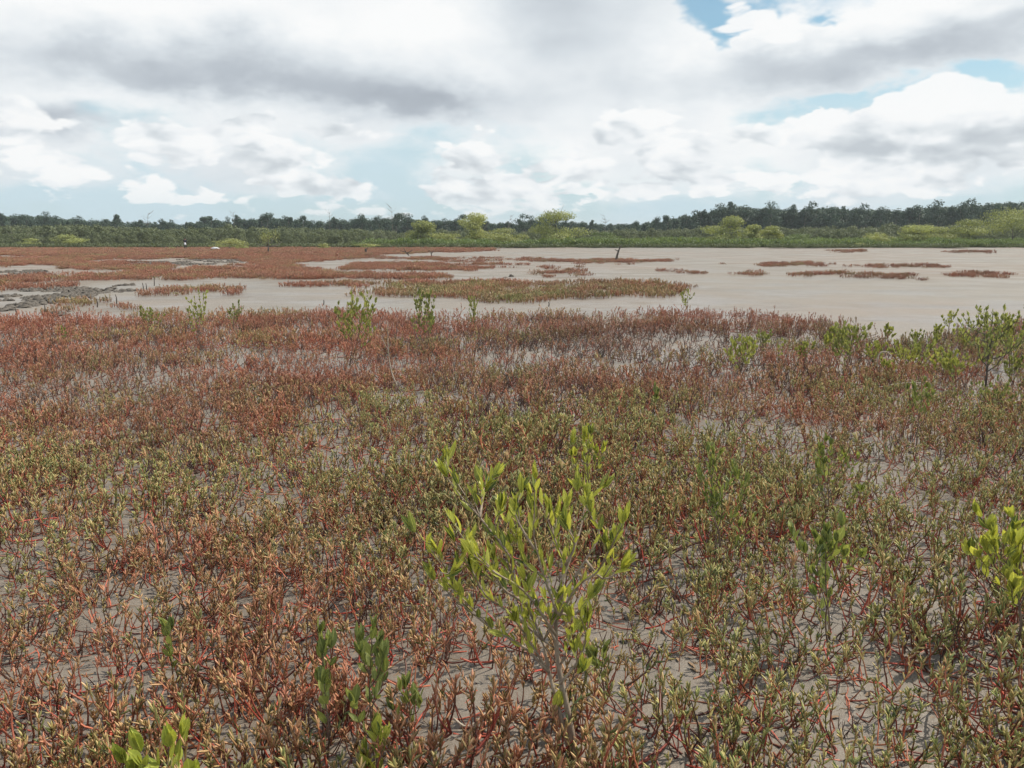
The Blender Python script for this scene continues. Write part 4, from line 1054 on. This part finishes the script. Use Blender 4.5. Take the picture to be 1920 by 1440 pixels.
EM = [(505, 394, 3.6, "umbrella crowned dark tree standing tallest on the left skyline"), (745, 392, 4.2, "tall dark tree with a split crown left of the yellow green tree"),
      (983, 400, 5.4, "round dark tree crown on the skyline just left of the large round bush"), (222, 401, 2.6, "small dark tree poking above the skyline near the left edge"), (545, 400, 2.4, "slim dark tree on the skyline right of the umbrella crowned one"),
      (870, 402, 4.2, "flat topped dark tree behind the yellow green tree"), (1248, 403, 3.2, "thin crowned tree at the left foot of the taller wood"), (680, 400, 3.6, "dark round tree left of the tall split crowned one"),
      (1015, 401, 3.4, "dark tree partly hidden behind the left side of the large round bush"), (386, 403, 3.6, "dark tree beginning the higher skyline right of the person")]
for i, (px, yt, w, lb) in enumerate(EM):
    Y = 250; h = top_h(px, yt, Y); tree_thing('emergent_tree', lb, 'tree', spot(px, Y, .2), w * 1.5, h - .4, h * .45, M_DARK, 900, .48, 2000 + i * 3, 6, None, .14)
def bare_tree(px, yt, seed, label):
    rng = random.Random(seed); Y = 252; h = top_h(px, yt, Y); mb = MB()
    q = curve([Vector((0, 0, 0)), Vector((rng.uniform(-.4, .4), 0, h * .5)), Vector((rng.uniform(-.5, .5), 0, h))], 4); mb.tube(q, [.10 * (1 - .8 * i / (len(q) - 1)) for i in range(len(q))], 5)
    for i in range(16):
        p = q[rng.randint(len(q) // 2, len(q) - 1)]; a = rng.random() * 6.28; L = rng.uniform(.7, 1.9); e = p + Vector((math.cos(a) * L, math.sin(a) * L, L * rng.uniform(.5, 1)))
        mb.tube([p, p.lerp(e, .5) + Vector((0, 0, -.1)), e], [.035, .028, .015], 4)
    o = mb.build('bare_tree', M_TRUNK, None, spot(px, Y, .2)); tag(o, label, 'tree')
for i, (px, yt, lb) in enumerate(((440, 401, "thin leafless tree on the left skyline before the umbrella crowned tree"), (278, 404, "leafless twiggy tree on the skyline left of the person"), (620, 402, "leafless tree on the skyline in the low stretch right of centre left"),
                                  (1133, 407, "leafless tree in the lowest skyline gap right of the round bush"), (738, 392, "leafless crown rising above the split crowned dark tree"), (955, 408, "leafless tree just left of the round dark crown"))):
    bare_tree(px, yt, 2100 + i, lb)

# bushes and small trees standing in front of the thicket
FR = [ # px, top, base, width px, depth, material, label
    (790, 414, 462, 46, 142, M_SHRUB, "open pale green tree left of the yellow green one on the far bank"),
    (892, 407, 462, 58, 146, M_SHRUB_Y, "yellow green tree with a loose crown on the far bank"),
    (1045, 402, 464, 84, 139, M_SHRUB, "large round bush standing on the far bank in the centre"),
    (1366, 411, 460, 66, 144, M_SHRUB, "pale green bushy tree on the bank below the taller wood"),
    (1412, 424, 458, 36, 145, M_SHRUB, "shorter shrub attached right of the pale green bushy tree"),
    (1450, 428, 456, 40, 146, M_SHRUB_Y, "low yellow green shrub right of the pale green bushy tree"),
    (1900, 398, 458, 110, 150, M_SHRUB, "broad tall grey green bush at the far right end of the bank"),
    (1815, 415, 458, 80, 148, M_SHRUB, "green bush left of the broad tall bush at the far right"),
    (1720, 425, 458, 70, 148, M_SHRUB, "low wide green bush on the right bank, left of the taller two"),
    (1645, 438, 457, 50, 148, M_SHRUB_Y, "lowest yellowish bush on the right bank"),
    (1760, 430, 458, 50, 146, M_SHRUB_Y, "small bright bush between the low wide bush and its taller neighbour"),
    (1500, 440, 458, 60, 146, M_BRIGHT, "low bright green shrub right of the pale pair on the bank"),
    (945, 430, 462, 60, 143, M_SHRUB_Y, "low lime shrub between the yellow green tree and the round bush"),
    (840, 436, 463, 50, 140, M_SHRUB_Y, "low lime shrub at the foot between the two pale trees"),
    (1130, 438, 462, 70, 143, M_BRIGHT, "low bright green bush right of the large round bush"),
    (128, 441, 462, 44, 137, M_SHRUB, "pale grey green bush before the left thicket"),
    (25, 436, 464, 70, 136, M_OLIVE, "rounded dark olive bush at the far left edge"),
    (60, 449, 466, 40, 134, M_SHRUB, "small pale bush at the foot of the far left thicket"),
    (430, 449, 469, 52, 119, M_SHRUB_Y, "low yellow green shrub in the red meadow right of the person"),
    (455, 455, 469, 24, 119, M_SHRUB_Y, "small shrub touching the yellow green meadow shrub on its right"),
    (605, 457, 469, 18, 120, M_SHRUB_Y, "tiny pale shrub far out in the red meadow right of the small tree"),
    (322, 463, 469, 10, 121, M_SHRUB_Y, "tiny yellow tuft in the meadow just left of the person"),
    (1610, 456, 468, 20, 131, M_SHRUB_Y, "tiny pale shrub at the mud edge below the right bank"),
    (720, 450, 466, 60, 135, M_BRIGHT, "low green bush where the bright bank begins"),
    (685, 456, 468, 40, 128, M_SHRUB, "small grey green bush behind the dark stump"),
]
for i, (px, yt, yb, w, Y, mt, lb) in enumerate(FR):
    z = .3 if Y > 134 else 0; h = top_h(px, yt, Y) - z; W = w * Y / FPX * 1.5; h *= 1.08
    nl = int(300 + 120 * W * h); tree_thing('bank_shrub' if h < 3.2 else 'bank_tree', lb, 'bush' if h < 3.2 else 'tree', spot(px, Y, z), W, h, .08 * h, mt, min(nl, 4200), .34 if h > 3.2 else .24 if h > 2 else .18, 2300 + i * 5, 11, None, .05 + .015 * h)
# scattered open small tree in the meadow
Yt = G(503, 476).y; h = top_h(503, 441, Yt)
root = empty('meadow_tree', G(503, 476)); tag(root, "small open tree with bare side branches alone in the far meadow", "tree")
mb = MB(); rng = random.Random(5); tips = []
q = curve([Vector((0, 0, -.05)), Vector((.05, 0, h * .4)), Vector((.1, 0, h * .9))], 4); mb.tube(q, [.11 * (1 - .7 * i / (len(q) - 1)) for i in range(len(q))], 6)
for ex, ez in ((-1.3, .55), (-1.0, .75), (1.2, .5), (1.4, .62), (-.5, .9), (.6, .95), (.2, 1.0), (-.2, .8)):
    e = Vector((ex, rng.uniform(-.6, .6), ez * h)); mb.tube([q[4], q[4].lerp(e, .5) + Vector((0, 0, -.1)), e], [.05, .035, .015], 5); tips.append(e)
mb.build('trunk', M_TRUNK, root)
mb = MB()
for i in range(420):
    c = rng.choice(tips[4:]) + Vector((rng.gauss(0, .28), rng.gauss(0, .28), rng.gauss(0, .3))); mb.blade(leaf_matrix(c, Vector((rng.uniform(-1, 1), rng.uniform(-1, 1), 1)), .16, rng), rng.random(), LOWLEAF)
mb.build('crown', M_SHRUB_Y, root)

# ------------------------------------------------------------------ the person walking far off, and the white things
def skin_mesh(name, joints, edges, mat, parent, sub=2):
    me = bpy.data.meshes.new(name); me.from_pydata([j[0] for j in joints], edges, []); me.materials.append(mat)
    o = link(name, me, parent); sk = o.modifiers.new('skin', 'SKIN'); sk.use_smooth_shade = True
    lay = me.skin_vertices[0] if me.skin_vertices else None
    if lay is None:
        me.skin_vertices.new() if hasattr(me.skin_vertices, 'new') else None
        lay = me.skin_vertices[0]
    for i, j in enumerate(joints): lay.data[i].radius = (j[1], j[1] if len(j) < 3 else j[2])
    lay.data[0].use_root = True
    su = o.modifiers.new('sub', 'SUBSURF'); su.levels = sub; su.render_levels = sub
    return o
def person():
    b = G(348, 467.5); root = empty('person', (b.x, b.y, 0)); root.rotation_euler = (0, 0, R(200))
    tag(root, "person in a dark navy shirt and dark trousers standing far off in the red meadow", "person")
    M_SKIN = mat_plain("skin", (0.22, 0.12, 0.08), (0.18, 0.09, 0.06), .6); M_SH = mat_plain("navy_cloth", (0.012, 0.016, 0.035), (0.02, 0.026, 0.05), .9)
    M_TR = mat_plain("dark_trouser_cloth", (0.02, 0.02, 0.024), (0.035, 0.034, 0.036), .9); M_HAIR = mat_plain("hair", (0.01, 0.008, 0.007), None, .7)
    J = [((0, 0, .95), .13, .10), ((0, 0, 1.15), .12, .09), ((0, -.01, 1.38), .15, .10), ((0, -.01, 1.50), .055, .055), ((0, -.02, 1.58), .075, .085), ((0, -.02, 1.68), .08, .095),
         ((.09, 0, .90), .085), ((.11, -.06, .50), .058), ((.11, .02, .09), .042), ((.12, -.10, .04), .035), ((-.09, 0, .90), .085), ((-.11, .08, .50), .058), ((-.12, .14, .10), .042), ((-.12, .04, .04), .035),
         ((.17, -.01, 1.42), .055), ((.25, -.02, 1.14), .042), ((.18, -.22, 1.02), .032), ((.15, -.29, 1.0), .030), ((-.17, -.01, 1.42), .055), ((-.25, -.02, 1.14), .042), ((-.16, -.22, 1.02), .032), ((-.12, -.29, 1.0), .030)]
    E = [(0, 1), (1, 2), (2, 3), (3, 4), (4, 5), (0, 6), (6, 7), (7, 8), (8, 9), (0, 10), (10, 11), (11, 12), (12, 13), (2, 14), (14, 15), (15, 16), (16, 17), (2, 18), (18, 19), (19, 20), (20, 21)]
    skin_mesh('body', J, E, M_SKIN, root)
    f = lambda j, k: (j[0],) + tuple(r * k for r in j[1:])
    JS = [f(J[0], 1.16), f(J[1], 1.18), f(J[2], 1.14), f(J[14], 1.25), f(J[15], 1.3), f(J[18], 1.25), f(J[19], 1.3)]
    skin_mesh('shirt', JS, [(0, 1), (1, 2), (2, 3), (3, 4), (2, 5), (5, 6)], M_SH, root)
    JT = [f(J[0], 1.12), f(J[6], 1.18), f(J[7], 1.3), f(J[8], 1.45), f(J[10], 1.18), f(J[11], 1.3), f(J[12], 1.45)]
    skin_mesh('trousers', JT, [(0, 1), (1, 2), (2, 3), (0, 4), (4, 5), (5, 6)], M_TR, root)
    skin_mesh('hair', [((0, .03, 1.62), .095, .10), ((0, .02, 1.70), .105, .11), ((0, .01, 1.775), .06, .065)], [(0, 1), (1, 2)], M_HAIR, root)
    for s in (-1, 1):      # ears, nose, fingers are far below a pixel at this distance; still give hands digits
        mb = MB()
        for k in range(4): mb.tube([Vector((s * (.135 + .006 * k), -.30, 1.0 - .018 * k)), Vector((s * (.12 + .006 * k), -.335, .99 - .018 * k)), Vector((s * (.10 + .006 * k), -.34, .98 - .018 * k))], [.009, .008, .007], 5)
        mb.tube([Vector((s * .15, -.28, 1.01)), Vector((s * .13, -.30, 1.035))], [.010, .008], 5)
        mb.build('hand', M_SKIN, root)
    M_WH = mat_plain("white_cloth", (0.75, 0.77, 0.80), (0.6, 0.62, 0.66), .7, 12)
    bag = MB(); bag.tube([Vector((0, 0, 0)), Vector((0, 0, .08)), Vector((.01, 0, .22)), Vector((0, 0, .34)), Vector((0, 0, .40))], [.10, .17, .16, .10, .03], 12)
    bag.tube([Vector((-.05, 0, .37)), Vector((-.03, 0, .47)), Vector((.03, 0, .47)), Vector((.05, 0, .37))], [.01] * 4, 6)
    o = bag.build('bag', M_WH, None, (b.x + .10, b.y - .32, .62)); tag(o, "white bag held at the hip of the far off person", "bag")
    b2_ = G(403, 469.3); s = MB()
    s.tube([Vector((-.62, 0, .10)), Vector((-.45, .02, .17)), Vector((-.1, 0, .22)), Vector((.3, -.02, .20)), Vector((.58, 0, .15)), Vector((.7, 0, .10))], [.03, .16, .24, .22, .14, .03], 12)
    o = s.build('white_sack', M_WH, None, b2_); tag(o, "white sack lying in the red meadow left of the yellow green shrub", "sack")
person()

# ------------------------------------------------------------------ humid air: an even thin haze round the whole scene
def haze():
    me = bpy.data.meshes.new("haze"); x0, x1, y0, y1, z0, z1 = -7000, 7000, -7000, 7000, -1.5, 19.0
    v = [(x, y, z) for x in (x0, x1) for y in (y0, y1) for z in (z0, z1)]
    me.from_pydata(v, [], [(0, 1, 3, 2), (4, 6, 7, 5), (0, 4, 5, 1), (2, 3, 7, 6), (0, 2, 6, 4), (1, 5, 7, 3)])
    m = bpy.data.materials.new("haze"); m.use_nodes = True; t = m.node_tree; t.nodes.clear()
    pv = t.nodes.new('ShaderNodeVolumePrincipled'); pv.inputs['Color'].default_value = (0.86, 0.93, 1.0, 1); pv.inputs['Density'].default_value = HAZE
    out = t.nodes.new('ShaderNodeOutputMaterial'); t.links.new(pv.outputs[0], out.inputs['Volume'])
    me.materials.append(m); tag(link("haze", me), "thin pale humid air over the whole marsh", None, None, 'stuff')
HAZE = 0.00028
haze()
